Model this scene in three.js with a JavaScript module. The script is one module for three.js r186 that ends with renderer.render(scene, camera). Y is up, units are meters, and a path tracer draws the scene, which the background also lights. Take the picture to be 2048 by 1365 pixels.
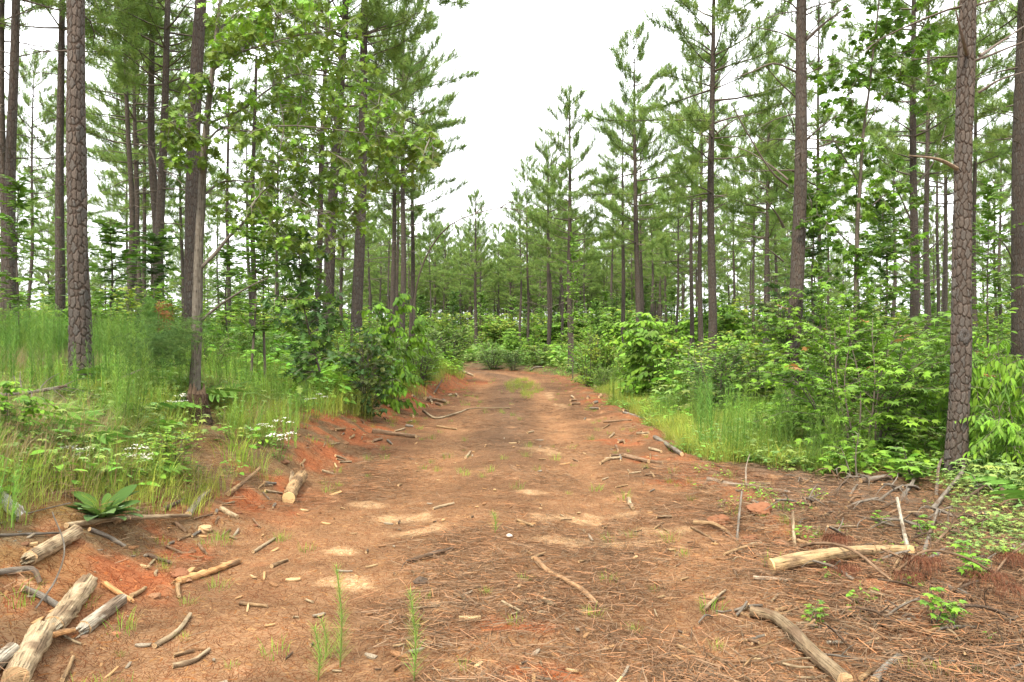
import * as THREE from 'three';

// ---------- camera, sky, sun, exposure ----------
const W = 2048, HP = 1365, F = 1547, EYE = 1.6, CY = HP / 2;
const V = (x, y, z) => new THREE.Vector3(x, y, z);
const scene = new THREE.Scene();
const camera = new THREE.PerspectiveCamera(2 * Math.atan(CY / F) * 180 / Math.PI, W / HP, 0.1, 2000);
camera.position.set(0, EYE, 0);
camera.lookAt(0, EYE, -10);
const renderer = new THREE.WebGLRenderer({ antialias: true });
renderer.toneMapping = THREE.LinearToneMapping;
renderer.toneMappingExposure = 5.0;
renderer.shadowMap.enabled = true;

let seed0 = 7;
function rngOf(s) { let a = (s * 2654435761) >>> 0; return () => { a = (a + 0x6D2B79F5) | 0; let t = Math.imul(a ^ (a >>> 15), 1 | a); t = (t + Math.imul(t ^ (t >>> 7), 61 | t)) ^ t; return ((t ^ (t >>> 14)) >>> 0) / 4294967296; }; }
const hash2 = (x, y) => { let h = Math.imul(x | 0, 374761393) + Math.imul(y | 0, 668265263) | 0; h = Math.imul(h ^ (h >>> 13), 1274126177); return ((h ^ (h >>> 16)) >>> 0) / 4294967296; };
function vnoise(x, y) { const xi = Math.floor(x), yi = Math.floor(y), u = x - xi, v = y - yi, s = u * u * (3 - 2 * u), t = v * v * (3 - 2 * v); const a = hash2(xi, yi), b = hash2(xi + 1, yi), c = hash2(xi, yi + 1), d = hash2(xi + 1, yi + 1); return a + (b - a) * s + (c - a) * t + (a - b - c + d) * s * t; }
function fbm(x, y, o = 4) { let s = 0, a = 0.5, n = 0; for (let i = 0; i < o; i++) { s += a * vnoise(x, y); n += a; x = x * 2.03 + 17.1; y = y * 2.03 + 9.7; a *= 0.5; } return s / n; }
const clamp = (x, a = 0, b = 1) => Math.min(b, Math.max(a, x)), lerp = (a, b, t) => a + (b - a) * t;
const sstep = (a, b, x) => { const t = clamp((x - a) / (b - a)); return t * t * (3 - 2 * t); };

// a bright, thinly overcast sky
{
  const w = 512, h = 256, data = new Float32Array(w * h * 4);
  for (let j = 0; j < h; j++) for (let i = 0; i < w; i++) {
    const el = ((j + 0.5) / h - 0.5) * Math.PI, az = (i + 0.5) / w * Math.PI * 2, up = Math.max(0, Math.sin(el));
    const cl = fbm(6 + 3 * Math.cos(az) * Math.cos(el) + 20, 6 + 3 * Math.sin(az) * Math.cos(el) + up * 3, 4) - 0.5;
    const L = (0.52 + 0.50 * up) * (1 + 0.22 * cl), b = 0.012 + 0.02 * up + 0.06 * Math.max(0, -cl), k = (j * w + i) * 4;
    data[k] = L * (1 - b * 0.8); data[k + 1] = L; data[k + 2] = L * (1 + b * 0.9); data[k + 3] = 1;
  }
  const sky = new THREE.DataTexture(data, w, h, THREE.RGBAFormat, THREE.FloatType);
  sky.mapping = THREE.EquirectangularReflectionMapping; sky.magFilter = THREE.LinearFilter; sky.minFilter = THREE.LinearFilter; sky.wrapS = THREE.RepeatWrapping; sky.needsUpdate = true;
  scene.background = sky; scene.environment = sky;
}
const sun = new THREE.DirectionalLight(0xfff1dc, 1.5);
sun.position.set(-14, 40, 16); sun.target.position.set(0, 0, -14); sun.castShadow = true; sun.shadow.radius = 20;
sun.shadow.mapSize.set(4096, 4096); Object.assign(sun.shadow.camera, { left: -60, right: 60, top: 60, bottom: -60, near: 1, far: 160 });
scene.add(sun, sun.target);

// ---------- ground shape ----------
const roadX = (d) => -0.08 - (d > 30 ? 0.02 * (d - 30) * (d - 30) : 0);
function bankL(x, d) { const t = roadX(d) - 2.25 + 0.6 * sstep(16, 28, d) - x - 0.35 * (fbm(d * 0.35, 3.3, 3) - 0.5) * 2; if (t <= -0.4) return 0; const s = Math.max(0, t) , k = 1.28 * (1 - Math.exp(-s / 1.5)); return k * sstep(-0.4, 0.5, t) * (d < 4 ? 0.8 : 1) * lerp(1, 0.7, sstep(20, 40, d)); }
function bankR(x, d) { const t = x - roadX(d) - 2.7; if (t <= 0) return 0; return 0.5 * (1 - Math.exp(-t / 2)) * sstep(9, 16, d); }
function H(x, z) {
  const d = -z; let h = bankL(x, d) + bankR(x, d);
  const off = x - roadX(d), onRoad = 1 - sstep(1.8, 2.6, Math.abs(off)), far = sstep(40, 80, d);
  h += lerp(0.16, 0.04, onRoad) * (fbm(x * 0.9, z * 0.9, 4) - 0.5) + (1 - onRoad) * (d < 12 ? 0.10 : 0.03) * (fbm(x * 2.7 + 8, z * 2.7, 3) - 0.5) + 0.02 * (fbm(x * 5, z * 5, 2) - 0.5) * (1 - far);
  for (const c of [-0.92, 0.92]) h -= 0.035 * Math.exp(-(((off - c) / 0.28) ** 2)) * onRoad;
  h += 0.05 * Math.exp(-((off / 0.45) ** 2)) * onRoad;
  const berm = Math.abs(off) - 2.35; h += 0.07 * Math.exp(-((berm / 0.3) ** 2)) * fbm(x * 1.7 + 9, z * 1.1, 3) * 2 * (d < 34 ? 1 : 0);
  return h;
}
function at(px, py) {          // where the line of sight through a pixel of the photograph meets the ground
  const sx = (px - W / 2) / F, sy = (CY - py) / F; let a = 1.5, b = 1.5;
  for (; b < 120; b *= 1.01) { if (EYE + sy * b < H(sx * b, -b)) break; a = b; }
  for (let i = 0; i < 24; i++) { const m = (a + b) / 2; if (EYE + sy * m < H(sx * m, -m)) b = m; else a = m; }
  return V(sx * b, H(sx * b, -b), -b);
}
const pt = (px, py, d) => V((px - W / 2) / F * d, EYE + (CY - py) / F * d, -d);
const pxOf = (p) => [W / 2 + p.x / -p.z * F, CY - (p.y - EYE) / -p.z * F];
const onGround = (x, d, lift = 0) => V(x, H(x, -d) + lift, -d);

// ---------- mesh helpers ----------
const C = (r, g, b) => new THREE.Color().setRGB(r, g, b);
class MB {
  constructor() { this.p = []; this.c = []; this.u = []; this.i = []; }
  v(x, y, z, c, u = 0, w = 0) { this.p.push(x, y, z); this.c.push(c.r, c.g, c.b); this.u.push(u, w); return this.p.length / 3 - 1; }
  tri(a, b, c) { this.i.push(a, b, c); }
  quad(a, b, c, d) { this.i.push(a, b, c, a, c, d); }
  tube(pts, rad, sides, col, { vScale = 1, uRep = 1, cap = true, capCol = null, rough = 0, seed = 1 } = {}) {
    const n = pts.length, T = [], up = V(0, 0, 0); let len = 0, base0 = this.p.length / 3;
    for (let k = 0; k < n; k++) T.push(pts[Math.min(n - 1, k + 1)].clone().sub(pts[Math.max(0, k - 1)]).normalize());
    up.set(Math.abs(T[0].y) > 0.9 ? 1 : 0, Math.abs(T[0].y) > 0.9 ? 0 : 1, 0);
    const X = V(), Y = V();
    for (let k = 0; k < n; k++) {
      if (k) len += pts[k].distanceTo(pts[k - 1]);
      X.crossVectors(up, T[k]).normalize(); Y.crossVectors(T[k], X); up.copy(Y);
      const r0 = typeof rad === 'function' ? rad(k / (n - 1)) : rad[k];
      for (let s = 0; s <= sides; s++) {
        const a = s / sides * Math.PI * 2, r = r0 * (1 + (rough ? rough * (hash2((s % sides) + seed * 31, k + seed * 7) - 0.5) * 2 : 0));
        const cx = Math.cos(a) * r, cy = Math.sin(a) * r, cc = typeof col === 'function' ? col(k / (n - 1), s) : col;
        this.v(pts[k].x + X.x * cx + Y.x * cy, pts[k].y + X.y * cx + Y.y * cy, pts[k].z + X.z * cx + Y.z * cy, cc, s / sides * uRep, len * vScale);
      }
    }
    for (let k = 0; k < n - 1; k++) for (let s = 0; s < sides; s++) { const a = base0 + k * (sides + 1) + s, b = a + sides + 1; this.quad(a, a + 1, b + 1, b); }
    if (cap) for (const e of [0, n - 1]) {
      const o = this.p.length / 3, ring = base0 + e * (sides + 1), cc = capCol || (typeof col === 'function' ? col(e ? 1 : 0, 0) : col), q = pts[e];
      this.v(q.x, q.y, q.z, cc, 0, 0);
      for (let s = 0; s < sides; s++) this.v(this.p[(ring + s) * 3], this.p[(ring + s) * 3 + 1], this.p[(ring + s) * 3 + 2], cc, 0.1 * s, 0.05);
      for (let s = 0; s < sides; s++) { const a = o + 1 + s, b = o + 1 + (s + 1) % sides; if (e) this.tri(o, a, b); else this.tri(o, b, a); }
    }
  }
  leaf(tpl, m, col) {
    const o = this.p.length / 3, e = m.elements, P = tpl.p;
    for (let k = 0; k < P.length; k += 3) { const x = P[k], y = P[k + 1], z = P[k + 2]; this.v(e[0] * x + e[4] * y + e[8] * z + e[12], e[1] * x + e[5] * y + e[9] * z + e[13], e[2] * x + e[6] * y + e[10] * z + e[14], col, x, z); }
    for (const k of tpl.i) this.i.push(o + k);
  }
  geo() {
    const g = new THREE.BufferGeometry();
    g.setAttribute('position', new THREE.Float32BufferAttribute(this.p, 3)); g.setAttribute('color', new THREE.Float32BufferAttribute(this.c, 3)); g.setAttribute('uv', new THREE.Float32BufferAttribute(this.u, 2));
    g.setIndex(this.i); g.computeVertexNormals(); return g;
  }
}
const taken = new Map();
function numbered(n) { const k = taken.get(n) || 0; taken.set(n, k + 1); return k ? n + '_' + String(k).padStart(3, '0') : n; }
function tag(o, label, category, group, kind) { if (label) o.userData.label = label; if (category) o.userData.category = category; if (group) o.userData.group = group; if (kind) o.userData.kind = kind; return o; }
function thing(name, label, category, group, pos) { const g = new THREE.Group(); g.name = numbered(name); if (pos) g.position.copy(pos); scene.add(g); return tag(g, label, category, group); }
function mesh(name, geo, mat, parent) { const m = new THREE.Mesh(geo, mat); m.castShadow = m.receiveShadow = true; m.name = parent && parent !== scene ? name : numbered(name); (parent || scene).add(m); return m; }
function vary(c, r, amt = 0.25, hue = 0.12) { const k = 1 + (r() - 0.5) * 2 * amt, h = (r() - 0.5) * 2 * hue; return C(c.r * k * (1 + h), c.g * k, c.b * k * (1 - h)); }
function curve(pts, n) { const c = new THREE.CatmullRomCurve3(pts, false, 'centripetal'); return c.getPoints(n); }
const dirOf = (az, el) => V(Math.cos(el) * Math.cos(az), Math.sin(el), Math.cos(el) * Math.sin(az));

// ---------- textures ----------
function dataTex(w, h, fn, srgb = false) {
  const a = new Uint8Array(w * h * 4); const o = [0, 0, 0];
  for (let y = 0; y < h; y++) for (let x = 0; x < w; x++) { fn(x, y, o); const k = (y * w + x) * 4; for (let c = 0; c < 3; c++) { let q = clamp(o[c]); if (srgb) q = q <= 0.0031308 ? q * 12.92 : 1.055 * Math.pow(q, 1 / 2.4) - 0.055; a[k + c] = Math.round(q * 255); } a[k + 3] = 255; }
  const t = new THREE.DataTexture(a, w, h, THREE.RGBAFormat); t.wrapS = t.wrapT = THREE.RepeatWrapping; t.magFilter = THREE.LinearFilter; t.minFilter = THREE.LinearMipmapLinearFilter; t.generateMipmaps = true; if (srgb) t.colorSpace = THREE.SRGBColorSpace; t.needsUpdate = true; return t;
}
// pine bark: long plates, tile 0.5 m x 1 m
function barkAt(u, v) {          // u, v in tiles; returns [height 0..1, plate id]
  const nx = 12, ny = 9; let f1 = 9, f2 = 9, id = 0;
  const wu = u, x = ((wu % 1) + 1) % 1 * nx, y = ((v % 1) + 1) % 1 * ny, xi = Math.floor(x), yi = Math.floor(y);
  for (let j = -1; j <= 1; j++) for (let i = -1; i <= 1; i++) {
    const cx = ((xi + i) % nx + nx) % nx, cy = ((yi + j) % ny + ny) % ny, dx = xi + i + 0.1 + 0.8 * hash2(cx + 5, cy + 91) - x, dy = yi + j + 0.1 + 0.8 * hash2(cx + 77, cy + 13) - y, q = Math.hypot(dx, dy * 0.85);
    if (q < f1) { f2 = f1; f1 = q; id = hash2(cx + 31, cy + 57); } else if (q < f2) f2 = q;
  }
  const e = sstep(0.02, 0.2, f2 - f1);
  return [e * (0.55 + 0.45 * id), id, e];
}
const tileNoise = (x, y, p, s) => { const xi = Math.floor(x), yi = Math.floor(y), u = x - xi, v = y - yi, m = (a) => ((a % p) + p) % p, a = u * u * (3 - 2 * u), b = v * v * (3 - 2 * v); const h = (i, j) => hash2(m(xi + i) + s * 131, m(yi + j) + s * 57); return lerp(lerp(h(0, 0), h(1, 0), a), lerp(h(0, 1), h(1, 1), a), b); };
const barkH = new Float32Array(512 * 1024), barkC = [];
for (let y = 0; y < 1024; y++) for (let x = 0; x < 512; x++) { const wob = tileNoise(x / 32, y / 32, 16, 3) - 0.5, w2 = tileNoise(x / 16, y / 32, 32, 9) - 0.5, b = barkAt(x / 512 + wob * 0.035, y / 1024 + w2 * 0.03); const fine = tileNoise(x / 4, y / 16, 64, 4), f2 = tileNoise(x / 2, y / 4, 256, 6); barkH[y * 512 + x] = clamp(b[0] * 0.8 + 0.14 * fine + 0.06 * f2); barkC.push(b[1], b[2], fine); }
const barkBump = dataTex(512, 1024, (x, y, o) => { o[0] = o[1] = o[2] = barkH[y * 512 + x]; });
const barkMap = dataTex(512, 1024, (x, y, o) => { const k = (y * 512 + x) * 3, id = barkC[k], e = barkC[k + 1], f = barkC[k + 2], g = 0.75 + 0.45 * f, pr = hash2(Math.floor(id * 9999), 3); const r = lerp(0.45, lerp(0.58, 0.80, id), e) * g; o[0] = r; o[1] = r * lerp(0.78, lerp(0.84, 0.97, pr), e); o[2] = r * lerp(0.66, lerp(0.74, 0.94, pr), e); }, true);
const barkSample = (u, v) => { const x = Math.floor((((u % 1) + 1) % 1) * 511.99), y = Math.floor((((v % 1) + 1) % 1) * 1023.99); return barkH[y * 512 + x]; };
// smooth grey bark and weathered wood: streaks along v
const woodBump = dataTex(256, 512, (x, y, o) => { o[0] = o[1] = o[2] = 0.6 * tileNoise(x / 4, y / 64, 64, 5) + 0.4 * tileNoise(x / 8, y / 8, 32, 8); });
const woodMap = dataTex(256, 512, (x, y, o) => { const s = tileNoise(x / 3.2, y / 64, 80, 5), b = tileNoise(x / 32, y / 32, 8, 2), sp = tileNoise(x / 4, y / 4, 64, 11), k = 0.42 + 0.5 * s + 0.25 * b - (sp > 0.84 ? 0.3 : 0) - (s < 0.22 ? 0.2 : 0); o[0] = k; o[1] = k * (0.94 + 0.06 * b); o[2] = k * (0.86 + 0.12 * b); }, true);
// forest floor: fallen needles, chips, soil crumbs on a 2.4 m tile (colour and height)
const floorW = 2048;
function floorCanvas(bump) {
  const c = document.createElement('canvas'); c.width = c.height = floorW; const g = c.getContext('2d'), r = rngOf(bump ? 77 : 77);
  g.fillStyle = bump ? '#606060' : '#c4b3a4'; g.fillRect(0, 0, floorW, floorW);
  const stroke = (x, y, a, l, w, col) => { g.strokeStyle = col; g.lineWidth = w; g.beginPath(); for (const ox of [-floorW, 0, floorW]) for (const oy of [-floorW, 0, floorW]) { const X = x + ox, Y = y + oy; if (X < -l || Y < -l || X > floorW + l || Y > floorW + l) continue; g.moveTo(X, Y); g.lineTo(X + Math.cos(a) * l, Y + Math.sin(a) * l); } g.stroke(); };
  const pal = ['#8d7260', '#a98a70', '#7d5f4c', '#c2a288', '#d9bfa2', '#9c6e55', '#b07a5c', '#6f5544', '#dcc7ad'];
  for (let k = 0; k < 5200; k++) { const x = r() * floorW, y = r() * floorW, s = 2 + r() * r() * 12, t = r(); const col = bump ? (t < 0.6 ? '#787878' : '#4c4c4c') : ['#b98a6c', '#d8b795', '#a87458', '#e0cdb4', '#946a52'][Math.floor(t * 5)]; stroke(x, y, r() * 7, s * 0.6, s, col); }
  for (let k = 0; k < 26000; k++) { const x = r() * floorW, y = r() * floorW, a = r() * Math.PI * 2, l = 14 + r() * 60, t = r(), w = 1.2 + r() * 1.6; stroke(x, y, a, l, w, bump ? ['#909090', '#a8a8a8', '#7a7a7a'][Math.floor(t * 3)] : pal[Math.floor(t * pal.length)]); }
  for (let k = 0; k < 900; k++) { const x = r() * floorW, y = r() * floorW, a = r() * 7, l = 10 + r() * 34, w = 4 + r() * 8; stroke(x, y, a, l, w, bump ? '#c8c8c8' : ['#e6d2b4', '#d2b48e', '#c49a72', '#b0a08e'][Math.floor(r() * 4)]); }
  const t = new THREE.CanvasTexture(c); t.wrapS = t.wrapT = THREE.RepeatWrapping; t.magFilter = THREE.LinearFilter; if (!bump) t.colorSpace = THREE.SRGBColorSpace; return t;
}

// ---------- materials ----------
const leafMat = (o = {}) => new THREE.MeshPhysicalMaterial({ vertexColors: true, side: THREE.DoubleSide, roughness: 0.95, transmission: 0.34, thickness: 0, specularIntensity: 0.25, clearcoat: 0.08, clearcoatRoughness: 0.4, ...o });
const M = {
  leaf: leafMat(), glossy: leafMat({ clearcoat: 0.35, clearcoatRoughness: 0.3, transmission: 0.4 }),
  needle: leafMat({ clearcoat: 0, transmission: 0.3, specularIntensity: 0.15 }), grass: leafMat({ clearcoat: 0, transmission: 0.45 }),
  dead: new THREE.MeshPhysicalMaterial({ specularIntensity: 0.15, vertexColors: true, side: THREE.DoubleSide, roughness: 0.9 }),
  bark: new THREE.MeshPhysicalMaterial({ specularIntensity: 0.15, vertexColors: true, map: barkMap, bumpMap: barkBump, bumpScale: 0.016, roughness: 0.92 }),
  heroBark: new THREE.MeshPhysicalMaterial({ specularIntensity: 0.15, vertexColors: true, map: barkMap, bumpMap: barkBump, bumpScale: 0.006, roughness: 0.92 }),
  wood: new THREE.MeshPhysicalMaterial({ specularIntensity: 0.15, vertexColors: true, map: woodMap, bumpMap: woodBump, bumpScale: 0.004, roughness: 0.88 }),
  twig: new THREE.MeshPhysicalMaterial({ specularIntensity: 0.15, vertexColors: true, roughness: 0.9 }),
  floor: new THREE.MeshPhysicalMaterial({ specularIntensity: 0.15, vertexColors: true, map: floorCanvas(false), bumpMap: floorCanvas(true), bumpScale: 0.012, roughness: 0.97 }),
  clay: new THREE.MeshPhysicalMaterial({ specularIntensity: 0.15, vertexColors: true, roughness: 0.97 }),
};
// ---------- ground ----------
const floorMean = (() => { const c = M.floor.map.image, a = c.getContext('2d').getImageData(0, 0, c.width, c.height).data, s = [0, 0, 0]; let n = 0; const L = (v) => { v /= 255; return v <= 0.04045 ? v / 12.92 : ((v + 0.055) / 1.055) ** 2.4; }; for (let k = 0; k < a.length; k += 4 * 61) { for (let q = 0; q < 3; q++) s[q] += L(a[k + q]); n++; } return s.map((v) => v / n); })();
const tanSpots = [[805, 1040, 0.36, 0.24], [745, 1010, 0.22, 0.16], [860, 1060, 0.25, 0.14], [690, 1165, 0.15, 0.15], [1150, 1085, 0.42, 0.13], [1215, 1092, 0.3, 0.12], [1120, 1038, 0.3, 0.12], [1060, 985, 0.2, 0.12], [1215, 1035, 0.25, 0.12], [1310, 1060, 0.25, 0.15], [690, 1105, 0.3, 0.12], [1120, 812, 0.22, 0.9], [1098, 790, 0.2, 1.4], [1090, 900, 0.25, 0.4]].map(([x, y, a, b]) => ({ p: at(x, y), a, b }));
const redSpots = [[240, 1140, 0.35, 0.2], [395, 1100, 0.4, 0.28], [330, 1085, 0.25, 0.2], [700, 800, 0.6, 0.9], [760, 800, 0.5, 0.9], [860, 768, 0.5, 2.2], [905, 755, 0.5, 2.4], [1225, 885, 0.35, 0.6], [645, 895, 0.4, 0.5], [600, 930, 0.3, 0.5], [1000, 1250, 0.3, 0.12], [820, 800, 0.4, 0.6], [1360, 965, 0.3, 0.4], [1300, 920, 0.25, 0.4], [500, 1010, 0.4, 0.3], [560, 985, 0.3, 0.3], [1190, 800, 0.4, 0.8], [1100, 1345, 0.3, 0.1], [960, 765, 0.5, 1.6], [690, 850, 0.5, 0.6]].map(([x, y, a, b]) => ({ p: at(x, y), a, b }));
function patch(list, x, z, g) { let m = 0; for (const s of list) { const q = ((x - s.p.x) / s.a) ** 2 + ((z - s.p.z) / s.b) ** 2; if (q < 6) m = Math.max(m, Math.exp(-q * 0.8)); } const n = fbm(x * 4.5 + 70, z * 4.5 - 13, 4); return sstep(0.3, 0.7, m * 0.75 + (g - 0.5) * 0.7 + (n - 0.5) * 1.3); }
const gCol = { litter: C(0.120, 0.063, 0.031), red: C(0.215, 0.070, 0.028), tan: C(0.31, 0.192, 0.10), track: C(0.218, 0.113, 0.054), slash: C(0.112, 0.076, 0.050), floor: C(0.115, 0.078, 0.04), turf: C(0.10, 0.10, 0.03) };
function groundColor(x, z, out) {
  const d = -z, off = x - roadX(d), g1 = fbm(x * 1.3 + 3, z * 1.3, 4), g2 = fbm(x * 7, z * 7, 3), g3 = fbm(x * 2.6 + 40, z * 2.6, 4);
  const road = 1 - sstep(2.0, 3.0, Math.abs(off) + (g1 - 0.5) * 0.8);
  const slash = off > 0 ? sstep(1.8, 2.8, off) * (1 - sstep(8.8, 10.5, d + (g1 - 0.5) * 2)) * (1 - sstep(4.2, 5.6, off + (g3 - .5) * 2)) : 0;
  out.copy(gCol.floor).lerp(gCol.turf, sstep(0.45, 0.65, g3) * 0.6);
  out.lerp(gCol.slash, slash);
  out.lerp(gCol.litter, road);
  const wheel = Math.exp(-(((Math.abs(off) - 0.92) / 0.30) ** 2)) * sstep(6, 13, d);
  out.lerp(gCol.track, clamp(road * wheel * (0.75 + 0.8 * g3)));
  out.lerp(gCol.track, clamp(road * sstep(0.42, 0.66, g1) * 0.5));
  out.lerp(gCol.slash, clamp(road * Math.exp(-((off / 0.5) ** 2)) * sstep(7, 14, d) * 0.4 * (0.4 + g1)));
  const edge = Math.exp(-(((Math.abs(off) - (off < 0 ? 2.5 - 0.6 * sstep(16, 28, d) : 2.5)) / (off < 0 ? 0.7 : 0.5)) ** 2)) * (d < 45 ? 1 : 0);
  out.lerp(gCol.red, clamp(edge * sstep(0.40, 0.56, g3) * (off < 0 ? lerp(0.45, 1, sstep(8, 12, d)) : 0.6)));
  out.lerp(gCol.red, patch(redSpots, x, z, g3) * 0.9);
  out.lerp(gCol.tan, patch(tanSpots, x, z, g3) * 0.85);
  const k = 0.74 + 0.52 * g2; out.setRGB(out.r * k / floorMean[0], out.g * k / floorMean[1], out.b * k / floorMean[2]);
}
{
  const xs = [], ds = [], mb = new MB(), c = C(1, 1, 1);
  for (let i = -160; i <= 160; i++) xs.push(i * 0.034);
  for (let x = 5.44, s = 0.05; x < 900; s *= 1.07, x += s) { xs.push(x + s); xs.unshift(-x - s); }
  for (let d = -40; d < 1.6; d += 6) ds.push(d);
  for (let d = 1.8; d < 1200; d *= d < 30 ? 1.0105 : d < 80 ? 1.03 : 1.12) ds.push(d);
  for (const d of ds) for (const x of xs) { if (d > 1.5) groundColor(x, -d, c); mb.v(x, H(x, -d), -d, c, x / 2.4, d / 2.4); }
  for (let j = 0; j < ds.length - 1; j++) for (let i = 0; i < xs.length - 1; i++) { const a = j * xs.length + i, b = a + xs.length; mb.quad(a, a + 1, b + 1, b); }
  const g = mesh('ground', mb.geo(), M.floor); tag(g, 'red-brown dirt road and forest floor strewn with pine needles', 'ground', null, 'structure');
}

// ---------- pines ----------
const G_BRANCH = C(0.10, 0.082, 0.068), NEEDLE = C(0.17, 0.255, 0.062);
function tuft(mb, p, dir, r, { n = 36, len = 0.19, shoot = 0.22, wid = 0.0065, col = NEEDLE } = {}) {
  const a = V(), b = V(), d = dir.clone().normalize(); a.set(Math.abs(d.y) < 0.9 ? 0 : 1, Math.abs(d.y) < 0.9 ? 1 : 0, 0).cross(d).normalize(); b.crossVectors(d, a);
  const tint = vary(col, r, 0.28, 0.10);
  for (let k = 0; k < n; k++) {
    const s = k / n, az = r() * Math.PI * 2, th = lerp(1.5, 0.4, s) + (r() - 0.5) * 0.5, l = len * (0.75 + 0.5 * r()), ct = Math.cos(th), st = Math.sin(th);
    const bx = p.x - d.x * shoot * (1 - s), by = p.y - d.y * shoot * (1 - s), bz = p.z - d.z * shoot * (1 - s), ca = Math.cos(az) * st, sa = Math.sin(az) * st;
    const nx = d.x * ct + a.x * ca + b.x * sa, ny = d.y * ct + a.y * ca + b.y * sa - 0.08, nz = d.z * ct + a.z * ca + b.z * sa;
    const q = (r() - 0.5) * 2, w = wid * (0.8 + 0.5 * r()), wx = (-a.x * Math.sin(az) + b.x * Math.cos(az)) * w + d.x * q * w, wy = (-a.y * Math.sin(az) + b.y * Math.cos(az)) * w + d.y * q * w, wz = (-a.z * Math.sin(az) + b.z * Math.cos(az)) * w + d.z * q * w;
    const i0 = mb.v(bx - wx, by - wy, bz - wz, tint), i1 = mb.v(bx + wx, by + wy, bz + wz, tint), i2 = mb.v(bx + nx * l, by + ny * l, bz + nz * l, tint); mb.tri(i0, i1, i2);
  }
}
const trunkR = (t) => Math.pow(Math.max(0, 1 - t), 0.75);
function limb(wood, needles, p0, az, el, L, r, live, r0, opt = {}) {
  const pts = [p0.clone()], p = p0.clone(); let a = az, e = el; const n = 5;
  for (let k = 1; k <= n; k++) { a += (r() - 0.5) * 0.35; e += (live ? 0.05 : -0.04) + (r() - 0.5) * 0.3; p.addScaledVector(dirOf(a, e), L / n); pts.push(p.clone()); }
  wood.tube(pts, (t) => lerp(r0, 0.004, Math.pow(t, 0.8)), 4, G_BRANCH, { cap: false });
  const at_ = (t) => { const q = t * n, i = Math.min(n - 1, Math.floor(q)); return pts[i].clone().lerp(pts[i + 1], q - i); };
  if (live) {
    const m = Math.max(2, Math.round(L * (opt.subs || 6.4)));
    for (let k = 0; k < m; k++) {
      const t = lerp(0.32, 0.98, (k + r()) / m), q = at_(t), sa = a + (k % 2 ? 1 : -1) * (0.5 + 0.5 * r()), se = e + 0.1 + (r() - 0.4) * 0.7, sl = (0.25 + 0.4 * r()) * lerp(1.1, 0.6, t), dv = dirOf(sa, se), mid = q.clone().addScaledVector(dv, sl * 0.55), dv2 = dirOf(sa + (r() - .5) * 0.5, se + 0.25), end = mid.clone().addScaledVector(dv2, sl * 0.45);
      wood.tube([q, mid, end], [0.007, 0.005, 0.003], 3, G_BRANCH, { cap: false });
      tuft(needles, end, dv2, r, opt); if (r() < 0.85) tuft(needles, mid, dirOf(sa + (r() - 0.5) * 1.6, se + 0.5), r, opt);
    }
    tuft(needles, pts[n].clone(), pts[n].clone().sub(pts[n - 1]), r, opt);
  } else for (let k = 0; k < 2 + r() * 3; k++) { const q = at_(0.3 + 0.65 * r()), dv = dirOf(a + (r() - 0.5) * 2.4, e + (r() - 0.5)); wood.tube([q, q.clone().addScaledVector(dv, 0.15 + r() * 0.35)], [0.006, 0.002], 3, G_BRANCH, { cap: false }); }
}
function pineVariant(s, { h = 15, cb = 7, wide = 2.1, dead = 3.6, opt = {} } = {}) {
  const r = rngOf(s), wood = new MB(), needles = new MB();
  for (let y = dead; y < h - 0.4; y += 0.42 + 0.2 * r()) {
    const live = y > cb + (r() - 0.5) * 1.2, f = (y - cb) / (h - cb), n = live ? 3 + Math.floor(r() * 2.6) : 1 + Math.floor(r() * 2.6), a0 = r() * 6.3;
    for (let k = 0; k < n; k++) {
      if (live && r() < 0.12) continue;
      const L = live ? wide * Math.pow(1 - f, 0.62) * Math.min(1, 0.6 + f * 2.2) * (0.55 + 0.75 * r()) + 0.25 : 0.4 + r() * r() * 1.8;
      limb(wood, needles, V(0, y + (r() - 0.5) * 0.16, 0), a0 + k / n * 6.283 + (r() - 0.5) * 0.6, live ? lerp(0.0, 0.75, clamp(f)) + (r() - 0.5) * 0.3 : (r() - 0.35) * 0.7, L, r, live, live ? 0.014 + 0.007 * L : 0.012 + 0.004 * L, opt);
    }
  }
  for (let k = 0; k < 6; k++) tuft(needles, V((r() - .5) * 0.15, h - k * 0.12, (r() - .5) * 0.15), dirOf(r() * 6.3, 1.2), r, opt);
  return { wood: wood.geo(), needles: needles.geo() };
}
const PV = []; for (let k = 0; k < 9; k++) PV.push(pineVariant(101 + k * 7, { cb: [6.6, 7.4, 5.8, 8.2, 6.2, 7.8, 6.9, 5.4, 7.1][k], wide: [2.7, 2.3, 2.9, 2.2, 2.6, 2.4, 2.8, 2.7, 2.3][k], dead: [3.4, 4.2, 3, 4.6, 3.2, 4, 3.8, 2.6, 4.4][k] }));
PV.push(pineVariant(301, { cb: 6.0, wide: 3.2, dead: 4.5, opt: { subs: 8.5 } }), pineVariant(302, { cb: 6.8, wide: 2.9, dead: 4, opt: { subs: 8.5 } }));
const barkTint = (r) => { const k = 0.85 + 0.3 * r(); return C(0.108 * k, 0.101 * k, 0.094 * k); };
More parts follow.
